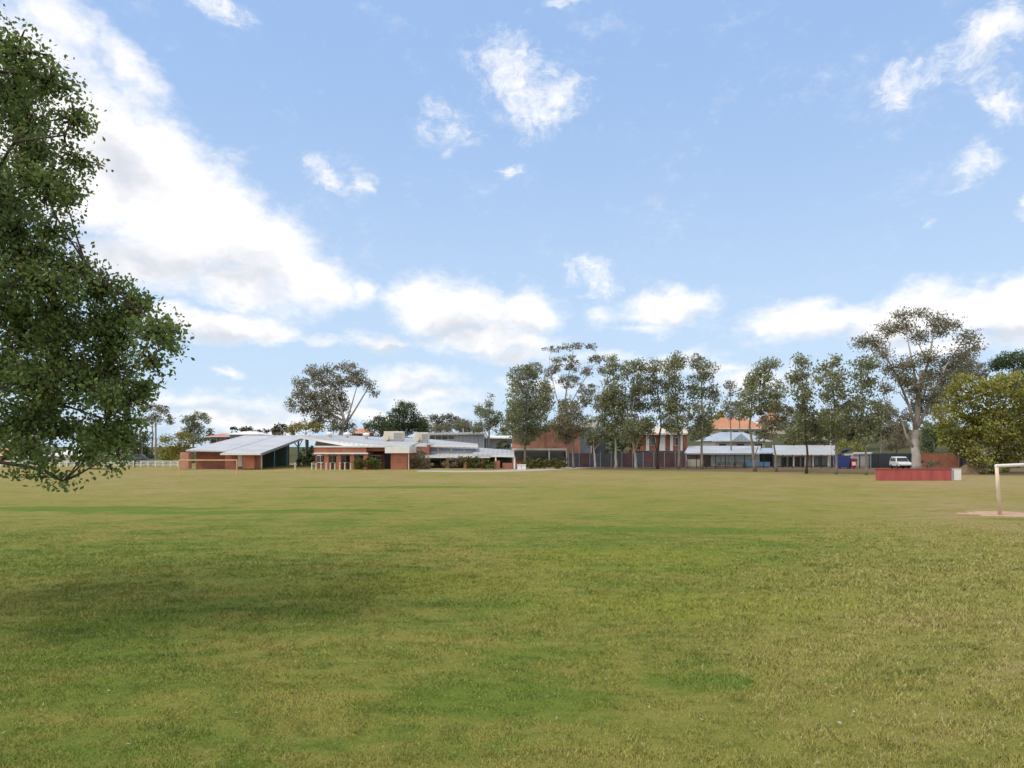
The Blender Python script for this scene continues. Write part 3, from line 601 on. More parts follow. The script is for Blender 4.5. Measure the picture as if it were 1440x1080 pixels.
for lab, D, c, mt in [('tiny rounded far tree right of the white-windowed house', 190, [(395,602,9,6),(386,606,8,5)], 'olive'), ('tiny umbrella far tree over the white-windowed house', 200, [(346,603,9,6),(352,608,8,5)], 'olive'),
   ('tiny flat dark far tree left of the umbrella one', 205, [(326,603,7,2.5),(330,604,5,2)], 'green'), ('low far bush on the skyline left of the big gum', 185, [(372,607,9,4),(408,606,9,6)], 'olive'),
   ('far olive tree on the hill left of the orange tiled roof', 205, [(1015,585,10,8),(1002,592,10,8)], 'gold'), ('far dark tree on the hill over the orange roofs', 215, [(1085,572,16,10),(1068,577,14,8),(1104,576,12,10)], 'olive')]:
    T(lab, D, [(c[0][0],625),(c[0][0],612),(c[0][0],c[0][1])], c, mt, name='distant_tree', cover=2, leaf=(.7, .4), clump=.5, r0=.2)

rg1 = random.Random(77)
for i, (px, py, D, rx, lab) in enumerate([
  (170,612,170,26,'far tree over the olive-roofed house'),(300,616,190,14,'far dark bush behind the reddish tiled roof'),(385,611,195,16,'far low tree behind the hall ridge'),
  (540,606,175,16,'far tree behind the left of the coolers'),(605,606,180,18,'far tree just right of the domed dark tree'),(660,605,172,20,'far brownish tree above the rear hall roof'),
  (712,604,170,16,'far tree filling the gap beside the salmon block'),(860,606,165,22,'far tree behind the grey link block'),(885,598,172,18,'far tree left of the pilaster block roof'),
  (985,602,168,18,'far tree right of the pilaster block roof'),(1118,600,170,24,'far tree right of the smaller tiled roof'),(1150,606,180,22,'far tree above the cream house end'),
  (1205,602,165,26,'far tree above the white ribbed shed'),(1262,604,172,24,'far tree left of the white trunk'),(1310,602,160,24,'far tree right of the white trunk'),(1350,606,165,26,'far tree above the right brick wall')]):
    k = [(px+rg1.uniform(-.7, .7)*rx, py+rg1.uniform(-6, 7), rx*rg1.uniform(.35, .6), rg1.uniform(7, 12)) for _ in range(4)]+[(px, py+14, rx*.9, 10)]
    T(lab, D, [(px, 640), (px, 622), (px, py)], k, ('olive', 'gumb', 'gum', 'green')[i % 4], name='distant_tree', cover=1.3, leaf=(.6, .32), clump=.45, r0=.2, group='distant trees on the skyline')

# shrubs and hedges
def shrub(label, D, lobes, mat, name='shrub', cover=2.6, group=None, leaf=(.26, .15), cl=.2):
    shrub.n += 1; cx = lobes[0][0]
    return make_tree(name, label, 'shrub' if name == 'shrub' else 'hedge', D, [(cx, 660), (cx+1, lobes[0][1]+6), (cx, lobes[0][1])], lobes, LM[mat], BARKD, leaf, cover, cl, .06, group, 200+shrub.n, .2, .2, shell=.75)
shrub.n = 0
shrub('clipped rounded green shrub by the brick columns', 95, [(516,651,20,9),(504,652,9,7),(528,653,9,7)], 'hedge')
shrub('tall dark brownish shrub against the orange brick block', 98, [(592,645,12,11),(583,650,8,9),(600,652,10,8),(592,637,7,5)], 'gumb')
shrub('wispy dry shrub in the shaded veranda', 99, [(636,650,10,7),(648,648,8,7),(626,654,7,5)], 'gumb', cover=1.6)
shrub('dense green shrub at the right of the veranda', 97, [(668,650,14,9),(656,649,8,7),(682,653,13,7),(692,654,7,6)], 'hedge')
shrub('dark climbing shrub beside the teal posts', 108, [(438,636,7,12),(434,648,8,8),(444,646,6,10),(429,641,7,14),(424,648,6,9)], 'green')
shrub('green bush on the slope left of the salmon block', 124, [(709,625,10,7),(700,627,6,5)], 'hedge')
shrub('bushy lime shrub behind the blue skip', 112, [(1190,626,13,10),(1204,630,12,8),(1181,632,8,8)], 'lime', cover=2)
shrub('low tangled shrub at the foot of the right brick wall', 98, [(1303,650,10,6),(1316,653,10,4)], 'gumb', cover=1.7)
shrub('green tufty shrub under the yellow-green tree', 80, [(1392,660,14,7),(1380,665,10,5),(1408,662,10,7)], 'hedge', cover=1.8)
shrub('dark tree-like bush behind the pale trunks and mesh fence', 113, [(875,630,16,16),(895,622,10,14),(860,636,10,10)], 'green')
shrub('long clipped yellow-green hedge before the salmon block', 99, [(745,651,9,8),(757,651,9,8),(770,651,9,8),(782,651,9,8),(793,651,8,8)], 'hedge', name='hedge', cover=3)

# ------------------------------------------------------------------ school: left hall with skillion roof
def left_hall():
    r = thing('school_hall', 'low brick school hall with pale metal skillion roof and open teal-posted side', 'building', (-39, 97, 0))
    w = MB(); w.box(-44.0, -39.3, 99.0, 99.3, -.05, 2.42); w.box(-39.3, -35.2, 97.4, 97.7, -.05, 2.25)
    w.box(-44.0, -43.7, 99.3, 117.6, -.05, 2.4); w.box(-39.3, -39.0, 97.7, 99.0, -.05, 2.3); w.box(-44, -36.9, 117.6, 117.9, -.05, 4.5); w.build('wall', BRK, r)
    MB().pb(253, 636, 265, 659, 96.5, 1.0).build('brick_pier', BRKP, r)  # sunlit face put into the colour as paler brick
    MB().pb(341, 638.6, 357.5, 659, 95.6, 1.2).build('brick_pier', BRKO, r)
    MB().pb(358, 639, 366.5, 659, 96.2, .8).build('brick_pier', BRK, r)
    a = MB(); a.slab([(-44.6, 97.2, 2.62), (-39.0, 97.2, 2.5), (-39.0, 118.4, 4.95), (-44.6, 118.4, 4.95)], .16); a.build('roof', ROOF, r)
    a = MB(); a.slab([(-38.9, 95.2, 2.24), (-33.7, 95.0, 2.16), (-33.7, 118.4, 4.98), (-38.9, 118.4, 4.95)], .18); rf = a.build('roof', ROOF, r)
    g = MB(); g.box(-38.95, -33.6, 94.86, 95.0, 1.98, 2.2); g.build('gutter', WHITE, rf)
    g = MB(); g.slab([(-33.66, 95.0, 2.22), (-33.5, 95.0, 2.22), (-33.5, 118.4, 5.04), (-33.66, 118.4, 5.04)], .34); g.build('barge_board', GALV, rf)
    MB().pb(334.5, 640, 340.5, 656, 97.3, .06).build('door', WHITE, r)
    nm = MB(); nm.add([(q, y, z) for q in (-37.2, -36.9) for y, z in ((97.9, -.05), (117.4, -.05), (117.4, 4.5), (97.9, 2.25))], [(0,1,2,3), (7,6,5,4), (0,3,7,4), (2,1,5,6), (3,2,6,7), (1,0,4,5)]); nm.build('side_wall', NET, r)
    for y in (96.2, 101.5, 107.2): MB().bx(-33.9, y, -.05, .12, .12, 2.0+(y-95)*.12).build('post', GALV if y < 98 else TEAL, r)
    p = MB(); p.bx(-33.9, 112.9, -.05, .22, .22, 4.0); p.tube([(-33.9, 112.9, 2.9), (-33.9, 110.6, 3.75)], [.08, .08], 6); p.tube([(-33.9, 112.9, 2.9), (-33.9, 115.2, 4.3)], [.08, .08], 6); p.build('post', TEAL, r)
    MB().box(-34.1, -33.75, 117.8, 118.1, -.05, 4.6).build('post', TEAL, r)
left_hall()

def main_block():
    r = thing('school_block', 'long low brick school block with white roofs, brick columns and veranda', 'building', (-18, 97, 0))
    w = MB(); w.pb(444, 638, 541, 660, 100.3, .3); w.build('wall', BRK, r)
    # brick band with white strips over columns
    b = MB().pb(442, 629.2, 515, 636.4, 97, 4).build('parapet', BRKO, r); MB().pb(516, 629.4, 541, 634.5, 97.6, 3.6).build('parapet', BRK, r)
    MB().pb(441, 626.9, 541, 629.1, 96.9, 4.2).build('fascia', WHITE, r); MB().pb(441, 636.5, 517, 638.6, 96.85, 4.2).build('fascia', WHITE, r)
    for a, c in ((456, 462), (473, 479.5), (492, 498), (511, 517)): MB().pb(a, 638.7, c, 661, 97, .6).build('column', BRKO, r)
    for i, (a, c) in enumerate(((446, 455), (463, 472), (480.5, 491), (499, 510), (519, 537))):
        f = MB(); f.pb(a, 640, c, 641, 100.2, .08); f.pb(a, 650, c, 651, 100.2, .08); f.pb((a+c)/2-.3, 641, (a+c)/2+.3, 650, 100.2, .08); fo = f.build('window', WHITE, r)
        MB().pb(a, 641, c, 650, 100.24, .05).build('pane', GLASS, fo)
    # orange block
    MB().pb(549.5, 637.4, 572.6, 661, 96, 6.5).build('wall', BRKO, r)
    MB().pb(541.2, 628, 575.5, 637.2, 95.4, 7.2).build('fascia', WHITE, r)
    MB().pb(574.2, 637.4, 575.2, 660.5, 96.0, .12).build('downpipe', WHITE, r)
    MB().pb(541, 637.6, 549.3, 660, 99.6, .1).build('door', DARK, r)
    # big skillion roof with clerestory
    top = [P(419, 613, 102), P(500, 626.6, 101), P(577, 627, 101), P(600, 616.5, 122), P(545, 613.0, 122), P(470, 611.8, 122)]
    rf = MB().slab(top, .3).build('roof', ROOF, r)
    a, b2 = Vector(P(418, 612.6, 101.7)), Vector(P(500, 626.3, 100.7)); q = Vector((0, -.12, 0))
    f = MB(); f.add([a, b2, b2-Vector((0, 0, .34)), a-Vector((0, 0, .34)), a+q, b2+q, b2+q-Vector((0, 0, .34)), a+q-Vector((0, 0, .34))], [(0,1,2,3),(7,6,5,4),(0,4,5,1),(1,5,6,2),(2,6,7,3),(3,7,4,0)]); f.build('fascia', WHITE, rf)
    f = MB(); y = 102.4; f.add([P(444, 620, y), P(496, 628, y), P(444, 628.4, y), P(444, 620, y+.2), P(496, 628, y+.2), P(444, 628.4, y+.2)], [(0,2,1),(3,4,5),(0,1,4,3),(1,2,5,4),(2,0,3,5)]); f.build('clerestory', GLASS, r)
    w = MB(); w.box(X(446, 103), X(600, 103), 103, 103.3, 0, 3.0); w.box(X(600,103), X(600,103)+.3, 103, 121, 0, 3.4); w.box(X(446,103)-.3, X(446,103), 103, 121, 0, 3.6); w.build('wall', BRK, r)
    # veranda wing
    rf = MB().slab([P(577.5, 626.2, 105), P(672, 629.6, 105), P(672, 624, 122), P(600, 617, 122)], .2).build('roof', ROOF, r)
    MB().pb(577.4, 626.2, 672.5, 628.2, 104.86, .13).build('fascia', WHITE, rf)
    MB().pb(578, 628.6, 671, 637, 106, .3).build('wall', WHITE, r)
    for i in range(5):
        f = MB(); a = 581+i*18.2
        f.pb(a-.5, 629.5, a+16.5, 630.1, 105.9, .08); f.pb(a-.5, 634.6, a+16.5, 635.2, 105.9, .08); fo = f.build('window', GALV, r)
        MB().pb(a, 630.2, a+16, 634.5, 105.93, .05).build('pane', LOUV, fo)
    rf = MB().slab([P(598, 642.5, 101.5), P(690, 643, 101.5), P(690, 635.8, 106.5), P(584, 636.2, 106.5)], .14).build('roof', ROOF, r)
    MB().pb(598, 641.8, 690, 644, 101.36, .13).build('gutter', WHITE, rf)
    MB().pb(577, 637.2, 692, 660, 107, .3).build('wall', BRK, r)
    for a in (627, 652, 676): MB().pb(a, 644.2, a+4, 660, 101.7, .4).build('column', BRKO, r)
    for a in (606, 634, 658): 
        fo = MB().pb(a, 645.6, a+14, 655, 106.85, .1).build('window', WHITE, r); MB().pb(a+.8, 646.4, a+13.2, 654.2, 106.8, .04).build('pane', GLASS, fo)
    # right end porch
    rf = MB().slab([P(664, 638.2, 103), P(723, 641, 99), P(723, 633, 108), P(672, 629.5, 110)], .25).build('roof', ROOF, r)
    MB().pb(690.5, 640.2, 723.5, 642.6, 98.7, .16).build('fascia', WHITE, rf)
    MB().pb(690, 642, 720, 660, 104.5, .2).build('back_wall', DARK, r)  # porch void: its shade painted as a near-black sheet
    MB().pb(695, 648, 703, 660.5, 98.6, .6).build('brick_pier', BRKO, r); MB().pb(706.5, 651, 721.5, 660.5, 98.9, .5).build('low_wall', BRK, r)
    MB().pb(696.2, 642.6, 698, 648, 98.75, .16).build('post', WHITE, r); MB().pb(722.2, 642.7, 724.6, 661, 98.8, .2).build('post', WHITE, r)
main_block()

def cooler(label, px0, px1, py0, py1, D):
    x0, x1, z0, z1 = X(px0, D), X(px1, D), Z(py1, D), Z(py0, D); w = x1-x0
    r = thing('roof_cooler', label, 'air cooler', ((x0+x1)/2, D, z0), 'evaporative coolers on the school roof')
    MB().box(x0+.3, x1, D, D+1.8, z0+.25, z1).build('housing', CREAM, r, bevel=.06)
    MB().box(x0+.5, x1-.2, D+.2, D+1.6, z0-.5, z0+.25).build('base', GALV, r)
    m = MB()
    for i in range(7): z = z0+.4+(z1-z0-.6)*i/7; m.box(x0+.35+w*.45, x1-.1, D-.05, D-.0, z, z+.07)
    m.build('louvre', GREYM, r)
    d = MB(); d.tube([(x0+.62, D-.35, z0+.55), (x0+.62, D-.02, z0+.55)], [.5, .5], 14); d.build('duct', CREAM, r)
cooler('larger cream roof cooler with round duct, left of the pair', 537, 567, 606.5, 620.5, 112)
cooler('smaller cream roof cooler, right of the pair', 580, 602.5, 608, 621.5, 112)
def whirly():
    x, y, z = P(464, 614.5, 113)
    r = thing('roof_vent', 'round white roof vent nearest the big wide gum, leftmost of the three', 'roof vent', (x, y, z), 'round roof vents on the white school roof')
    MB().cyl(x, y, z-.5, z+.25, .26, 12).build('neck', GALV, r)
    MB().lathe(x, y, [(.2, z+.22), (.5, z+.34), (.58, z+.52), (.46, z+.7), (.12, z+.8)], 14).build('turbine', WHITE, r, True)
    for px, lab in ((488, 'round white roof vent in the middle of the three'), (515, 'round white roof vent nearest the larger cooler')):
        c = copy_tree(r); c.location = P(px, 615 if px < 500 else 615.5, 113); c['label'] = lab
whirly()

def rear_hall():
    r = thing('rear_hall', 'pale blue-grey hall behind the veranda wing with a strip of windows', 'building', (X(640, 132), 132, 0))
    MB().pb(601, 611, 681, 640, 132, 12).build('wall', ROOFB, r)
    rf = MB().slab([P(598, 609.6, 131), P(683, 608.6, 131), P(683, 607.6, 146), P(602, 608.6, 146)], .3).build('roof', ROOF, r)
    MB().pb(650.5, 602.5, 652, 608.8, 136, .2).build('flue', GALV, rf)
    fo = MB().pb(602.5, 612, 639, 619, 131.9, .08).build('window', WHITE, r); m = MB()
    for i in range(4): m.pb(603.5+i*9, 613, 611.5+i*9, 618, 131.86, .05)
    m.build('pane', GLASS, fo)
    r = thing('long_shed', 'low white-roofed shed between rear hall and salmon block', 'building', (X(700, 134), 134, 0))
    MB().pb(684, 616, 718, 632, 134, 6).build('wall', LOUV, r); MB().slab([P(682, 615, 133), P(720, 615.6, 133), P(720, 612.8, 142), P(682, 612.4, 142)], .2).build('roof', WHITE, r)
rear_hall()

def salmon_block():
    r = thing('brick_block', 'two-storey salmon brick school block with white canopy, half hidden by gums', 'building', (X(765, 112), 112, 0))
    MB().pb(720, 605, 766, 660, 112, 10).build('wall', BRKP, r); MB().pb(766.2, 598, 815.5, 660, 112.2, 11).build('wall', BRKP, r)
    MB().pb(719.5, 603.8, 766, 605, 111.9, 10.2).build('coping', CREAM, r); MB().pb(766, 596.5, 816, 598, 112.0, 11.2).build('coping', CREAM, r)
    MB().pb(719.5, 630.6, 797, 633.2, 108.5, 3.4).build('canopy', WHITE, r)
    fo = MB().pb(722, 634, 797, 634.8, 111.7, .2).build('window', WHITE, r); MB().pb(722, 634.9, 797, 646, 111.8, .1).build('pane', GLASS, fo)
    for a in (738, 771.4, 796): MB().pb(a, 633.4, a+1.6, 660, 108.7, .2).build('post', WHITE, r)
    MB().pb(816, 601, 852, 612, 114, 8).build('link_parapet', GREYM, r); MB().pb(832.5, 612.2, 852, 660, 114.2, 7).build('link_wall', CHAR, r)
    MB().pb(816.2, 612.2, 830.5, 642, 113.9, .1).build('roller_door', LOUV, r); MB().pb(816.2, 642.1, 831, 660, 113.85, .1).build('lower_door', NAVY, r)
    MB().pb(830.7, 610, 832.4, 660, 113.7, .3).build('post', CREAM, r)
    MB().pb(817, 592.5, 838, 600.8, 118, 5).build('roof_plant', CREAM, r)
salmon_block()

def pilaster_block():
    r = thing('pilaster_block', 'brick school block with white pilasters behind the mesh fence', 'building', (X(930, 116), 116, 0))
    MB().pb(896, 609, 966, 660, 116, 9).build('wall', BRKO, r)
    MB().slab([P(893, 609.4, 115), P(968, 609, 115), P(962, 598.5, 121), P(904, 600, 121)], .25).build('roof', CREAM, r)
    for a, c in ((908.5, 913), (927.5, 935.5), (942.5, 946.5), (957, 960)): MB().pb(a, 609.8, c, 660, 115.75, .24).build('pilaster', WHITE, r)
    for a in (915, 949): 
        fo = MB().pb(a, 615, a+7, 627, 115.9, .1).build('window', WHITE, r); MB().pb(a+.7, 615.8, a+6.3, 626.2, 115.86, .04).build('pane', GLASS, fo)
    MB().pb(897, 634, 1000, 637, 111.5, 4.2).build('awning', NAVY, r)
pilaster_block()

def mesh_fence():
    D = 107; r = thing('screen_fence', 'dark screened fence of maroon and navy panels behind the pale trunks', 'fence', (X(890, D), D, 0))
    cols = [NAVY, MAROON, NAVY, CHAR, CHAR, MAROON, NAVY, MAROON, MAROON, MAROON, MAROON]
    for i in range(11): MB().pb(800+i*15, 637.4, 814.2+i*15, 660, D, .05).build('panel', cols[i], r)
    for i in range(12): MB().pb(799.1+i*15, 635.6, 799.9+i*15, 661, D-.04, .1).build('post', GALV if i > 6 else GREYM, r)
mesh_fence()

def long_building():
    D = 109; r = thing('long_building', 'long low white school building with white roof, glass wall and shaded doors', 'building', (X(1065, D), D, 0))
    MB().pb(1000, 638.5, 1068, 661, D+.4, .25).build('wall', WHITE, r); MB().pb(1087, 640, 1176, 661, D+1.2, .25).build('wall', WHITE, r); MB().pb(1068.2, 638, 1087, 661, D+3, .2).build('porch_wall', DARK, r)  # shade of the porch opening painted in as a dark wall
    b = MB(); b.pb(964, 638, 1000, 661, D+3, .2); b.build('porch_wall', CREAM, r)
    rf = MB().slab([P(962, 637.4, D-.8), P(1068, 637.8, D-.8), P(1070, 627, D+9), P(968, 627, D+9)], .2).build('roof', ROOF, r)
    MB().pb(962, 637.2, 1068, 639.2, D-.95, .14).build('gutter', GALV, rf)
    rf = MB().slab([P(1088, 638.4, D-1), P(1176, 638.4, D-1), P(1174, 626, D+9), P(1086, 626, D+9)], .22).build('roof', ROOF, r)
    MB().pb(1087.5, 638.2, 1176.5, 640.2, D-1.15, .14).build('gutter', WHITE, rf)
    MB().slab([P(1068.4, 636.4, D), P(1087.3, 636.4, D), P(1087.3, 630, D+9), P(1070.6, 630, D+9)], .2).build('porch_roof', ROOFB, r)
    for i in range(6):
        a = 1003+i*10.8; fo = MB().pb(a, 640, a+10, 652, D+.3, .08).build('window', GALV, r); MB().pb(a+.5, 640.6, a+9.5, 651.4, D+.26, .03).build('pane', PGLASS, fo)
    for a, c in ((1099, 1106), (1109, 1114.5), (1118, 1125), (1127.5, 1131)): MB().pb(a, 643, c, 657, D+1.1, .08).build('door', DARK if a != 1118 else MAROON, r)
    for a, c in ((1145, 1152), (1153, 1163)): 
        fo = MB().pb(a, 642.5, c, 655, D+1.1, .08).build('window', CHAR, r); MB().pb(a+.8, 643.3, c-.8, 654.2, D+1.06, .03).build('pane', PGLASS, fo)
    for a in (1090, 1115.5, 1132, 1143, 1164.5, 1174): MB().pb(a, 640.4, a+1.4, 661, D-.9, .15).build('post', WHITE, r)
    MB().pb(1166.5, 642, 1171, 657, D+1.0, .1).build('door', DARK, r)
    m = MB(); m.pb(962, 646, 984, 660, D-1.5, .3); m.build('low_wall', CREAM, r)
    MB().pb(963, 640.5, 966, 660, D-1.4, .3).build('column', WHITE, r)
long_building()

def seat():
    D = 104; r = thing('blue_bench', 'long pale-blue bench below the glass wall', 'bench', (X(1064, D), D, 0))
    MB().pb(1046, 649.5, 1083, 654.8, D+.5, .08).build('backrest', SKYB, r); MB().pb(1046, 655, 1083, 656.2, D, .55).build('seat', SKYB, r)
    for a in (1049, 1064, 1080): MB().pb(a, 656.3, a+1, 660.9, D+.1, .4).build('leg', GALV, r)
seat()
def bench_row(px, lab):
    D = 103.5; r = thing('picnic_table', lab, 'picnic table', (X(px, D), D, 0), 'picnic tables before the long white building'); x = X(px, D)
    MB().bx(x, D, .70, 1.9, .75, .06).build('table_top', BLK, r)
    for s in (-.62, .62): MB().bx(x, D+s, .42, 1.9, .26, .05).build('seat', BLK, r)
    for s in (-.7, .7):
        m = MB(); m.tube([(x+s, D-.7, 0), (x+s, D-.25, .7)], [.03, .03], 5); m.tube([(x+s, D+.7, 0), (x+s, D+.25, .7)], [.03, .03], 5); m.bx(x+s, D, .38, .05, 1.4, .04); m.build('frame', BLK, r)
bench_row(1018, 'dark picnic table left before the pale glass wall'); bench_row(1040, 'dark picnic table just left of the pale-blue bench')

def hip_house(name, label, px0, px1, pyr, pye, pyb, D, dep, wallm, roofm, win=2, inset=.28):
    x0, x1 = X(px0, D), X(px1, D); zr, ze, zb = Z(pyr, D), Z(pye, D), Z(pyb, D); zb = min(zb, gz((x0+x1)/2, D))-.2; zb2 = gz((x0+x1)/2, D)
    r = thing(name, label, 'house', ((x0+x1)/2, D, zb2)); w = x1-x0; o = .5
    MB().box(x0+.4, x1-.4, D+.4, D+dep-.4, min(zb, ze-2.2), ze-.08).build('wall', wallm, r)
    a, b = x0+w*inset, x1-w*inset; ym = D+dep/2
    m = MB(); m.add([(x0-o, D-o, ze), (x1+o, D-o, ze), (x1+o, D+dep+o, ze), (x0-o, D+dep+o, ze), (a, ym, zr), (b, ym, zr)], [(0,1,5,4),(1,2,5),(2,3,4,5),(3,0,4),(3,2,1,0)]); rf = m.build('roof', roofm, r)
    MB().box(x0-o-.1, x1+o+.1, D-o-.16, D-o-.02, ze-.12, ze+.08).build('gutter', WHITE, rf)
    for i in range(win):
        c = x0+w*(i+.5)/win; fo = MB().box(c-.8, c+.8, D+.3, D+.4, ze-1.7, ze-.5).build('window', WHITE, r); MB().box(c-.7, c+.7, D+.26, D+.3, ze-1.6, ze-.6).build('pane', GLASS, fo)
    return r
h = hip_house('house', 'white house with pale blue-grey roof behind the long building', 1004, 1080, 607, 620, 640, 140, 12, WHITE, ROOFB, 3)
m = MB(); D = 138.6; m.add([P(1028, 621, D), P(1056, 621, D), P(1042, 609.5, D), P(1028, 621, D+5), P(1056, 621, D+5), P(1042, 609.5, D+5)], [(0,1,2),(5,4,3),(0,2,5,3),(1,4,5,2),(0,3,4,1)]); m.build('gable', ROOFB, h)
hip_house('tiled_house', 'big orange terracotta-tiled house roof on the hill behind the gums', 1012, 1074, 586, 603, 615, 190, 14, CREAM, ROOFT, 4, .2)
hip_house('tiled_house', 'smaller terracotta-tiled roof right of the big orange one', 1084, 1108, 579.5, 591, 605, 205, 12, CREAM, ROOFT, 2, .3)
hip_house('tiled_house', 'far brick house with a dull red roof behind the roof vents', 492, 518, 602, 609, 618, 185, 10, BRKP, ROOFT, 2, .3)
hip_house('house', 'far pale house with a white-trimmed roof above the hall', 320, 362, 606, 611, 620, 170, 10, LOUV, WHITE, 3, .3)
hip_house('tiled_house', 'far reddish tiled house roof at the back left of the hall', 293, 320, 609, 614, 622, 175, 10, BRK, ROOFT, 2, .3)
hip_house('house', 'cream house end at the right of the long building', 1157, 1176, 612, 620, 640, 126, 9, CREAM, CREAM, 1, .3)
hip_house('house', 'white house glimpsed under the near tree', 4, 48, 636, 643, 658, 122, 10, WHITE, ROOFB, 2, .3)
hip_house('house', 'pale grey house glimpsed left of the hanging leaves', 72, 112, 630, 641, 658, 122, 10, WHITE, WHITE, 2, .2)
hip_house('tiled_house', 'salmon brick house at the left edge beyond the fence', -40, 2, 628, 640, 658, 120, 10, BRKP, ROOFT, 2, .3)
hip_house('tiled_house', 'olive-roofed house left of the dark parked wagon', 155, 180, 629, 640, 656, 126, 9, CREAM, CREAM, 1, .3)

def white_fence():
    D = 108; r = thing('white_fence', 'low white rail fence beside the oval at left', 'fence', (X(160, D), D, 0))
    for i in range(26): MB().bx(X(-10+i*10.4, D), D, -.05, .1, .1, .95).build('post', WHITE, r)
    m = MB()
    for z in (.25, .55, .82): m.box(X(-12, D), X(252, D), D-.08, D-.05, z, z+.12)
    m.build('rail', WHITE, r)
white_fence()

def lattice_pole():
    x, y, z = P(219, 600, 113); r = thing('utility_pole', 'grey timber utility pole among the far left trees', 'utility pole', (x, y, 0))
    MB().tube([(x, y, -.1), (x, y, 7.2)], [.17, .12], 10).build('pole', WOODP, r); MB().bx(x, y-.16, 6.6, 2.0, .1, .12).build('crossarm', WOODP, r)
    for s in (-.8, -.3, .3, .8): MB().cyl(x+s, y-.16, 6.73, 6.9, .05, 8).build('insulator', WHITE, r)
    x, y, z = P(1168, 575, 107); r = thing('light_mast', 'slim white light mast between the row gums', 'light mast', (x, y, 0))
    MB().tube([(x, y, -.1), (x, y, z)], [.13, .07], 10).build('mast', WHITE, r); MB().bx(x, y-.15, z-.15, .8, .3, .16).build('lamp_head', GREYM, r)
lattice_pole()

def palisade():
    D = 101.5; r = thing('steel_fence', 'black steel fence in front of the long white building', 'fence', (X(1100, D), D, 0)); x0, x1 = X(966, D), X(1236, D)
    k = 20
    for i in range(k+1): MB().bx(x0+(x1-x0)*i/k, D, -.05, .09, .09, 2.0).build('post', BLK, r)
    m = MB()
    for z in (.25, 1.75): m.box(x0, x1, D-.02, D+.02, z, z+.05)
    m.build('rail', BLK, r); m = MB()
    for i in range(1, 220): x = x0+(x1-x0)*i/220; m.box(x-.011, x+.011, D-.05, D-.022, .1, 1.88)
    m.build('pickets', BLK, r)
palisade()

def bollards():
    first = None
    for i, px in enumerate([415, 438.5, 444.5, 451.5, 458.8, 464.5, 471, 478, 485, 493]):
        D = 94.5
        if not first:
            x = X(px, D); first = thing('bollard', 'pale timber bollard standing alone by the teal posts', 'bollard', (x, D, 0), 'pale timber bollards at the edge of the oval')
            m = MB(); m.lathe(x, D, [(.09, -.05), (.09, .86), (.075, .92), (.03, .94)], 10); m.build('post', CREAM, first); m = MB(); m.lathe(x, D, [(.094, .66), (.094, .76)], 10); m.build('band', GREYM, first)
            continue
        c = copy_tree(first); c.location = (X(px, D), D, 0); c.scale = (1, 1, rg0.uniform(.9, 1.08)); c['label'] = 'pale timber bollard in the row before the brick columns'
bollards()

def cabinet():
    D = 95.5; r = thing('white_cabinet', 'low white cabinet beside the porch of the school block', 'cabinet', (X(733, D), D, 0))
    MB().pb(727.5, 654, 739.5, 660.6, D, .7).build('body', WHITE, r, bevel=.03); MB().pb(727, 653.2, 740, 654, D-.05, .8).build('lid', WHITE, r); 
    m = MB(); m.pb(733.3, 654.8, 733.7, 660, D-.03, .02); m.build('door_gap', GREYM, r)
cabinet()

def skips():
    D = 100; x0, x1 = X(1178, D), X(1195.5, D); r = thing('blue_skip', 'blue rubbish skip with its dark lid propped up', 'skip bin', ((x0+x1)/2, D, 0))
    m = MB(); zt = 1.75
    m.add([(x0+.15, D, .15), (x1-.15, D, .15), (x1-.15, D+1.2, .15), (x0+.15, D+1.2, .15), (x0, D-.2, zt), (x1, D-.2, zt), (x1, D+1.4, zt), (x0, D+1.4, zt)], [(3,2,1,0),(0,1,5,4),(1,2,6,5),(2,3,7,6),(3,0,4,7),(4,5,6,7)]); m.build('body', BLUE, r)
    m = MB(); m.slab([(x0+.1, D+.4, zt+.05), (x1+.05, D+.4, zt+.9), (x1+.05, D+1.4, zt+1.0), (x0+.1, D+1.4, zt+.1)], .08); m.slab([(x0+.9, D+.3, zt+.75), (x1+.6, D+.3, zt+1.15), (x1+.6, D+1.3, zt+1.2), (x0+.9, D+1.3, zt+.8)], .06); m.build('lid', BLK, r)
    for s in (x0+.3, x1-.3): MB().tube([(s-.06, D+.1, .1), (s+.06, D+.1, .1)], [.12, .12], 10).build('wheel', RUBBER, r)
    x0, x1 = X(1195.8, D), X(1205, D); r = thing('red_bin', 'red wheeled bin standing right of the blue skip', 'wheelie bin', ((x0+x1)/2, D, 0))
    m = MB(); m.add([(x0+.1, D, .12), (x1-.1, D, .12), (x1-.1, D+.6, .12), (x0+.1, D+.6, .12), (x0, D-.1, 1.3), (x1, D-.1, 1.3), (x1, D+.7, 1.3), (x0, D+.7, 1.3)], [(3,2,1,0),(0,1,5,4),(1,2,6,5),(2,3,7,6),(3,0,4,7),(4,5,6,7)]); m.build('body', REDP, r)
    m = MB(); m.slab([(x0-.04, D-.14, 1.34), (x1+.04, D-.14, 1.34), (x1+.04, D+.74, 1.48), (x0-.04, D+.74, 1.48)], .05); m.build('lid', MAROON, r)
    for s in (x0+.15, x1-.15): MB().tube([(s-.04, D+.6, .12), (s+.04, D+.6, .12)], [.12, .12], 10).build('wheel', RUBBER, r)
    m = MB(); m.box(x0+.2, x1-.2, D-.11, D-.07, .45, .95); m.build('panel', WHITE, r)
skips()

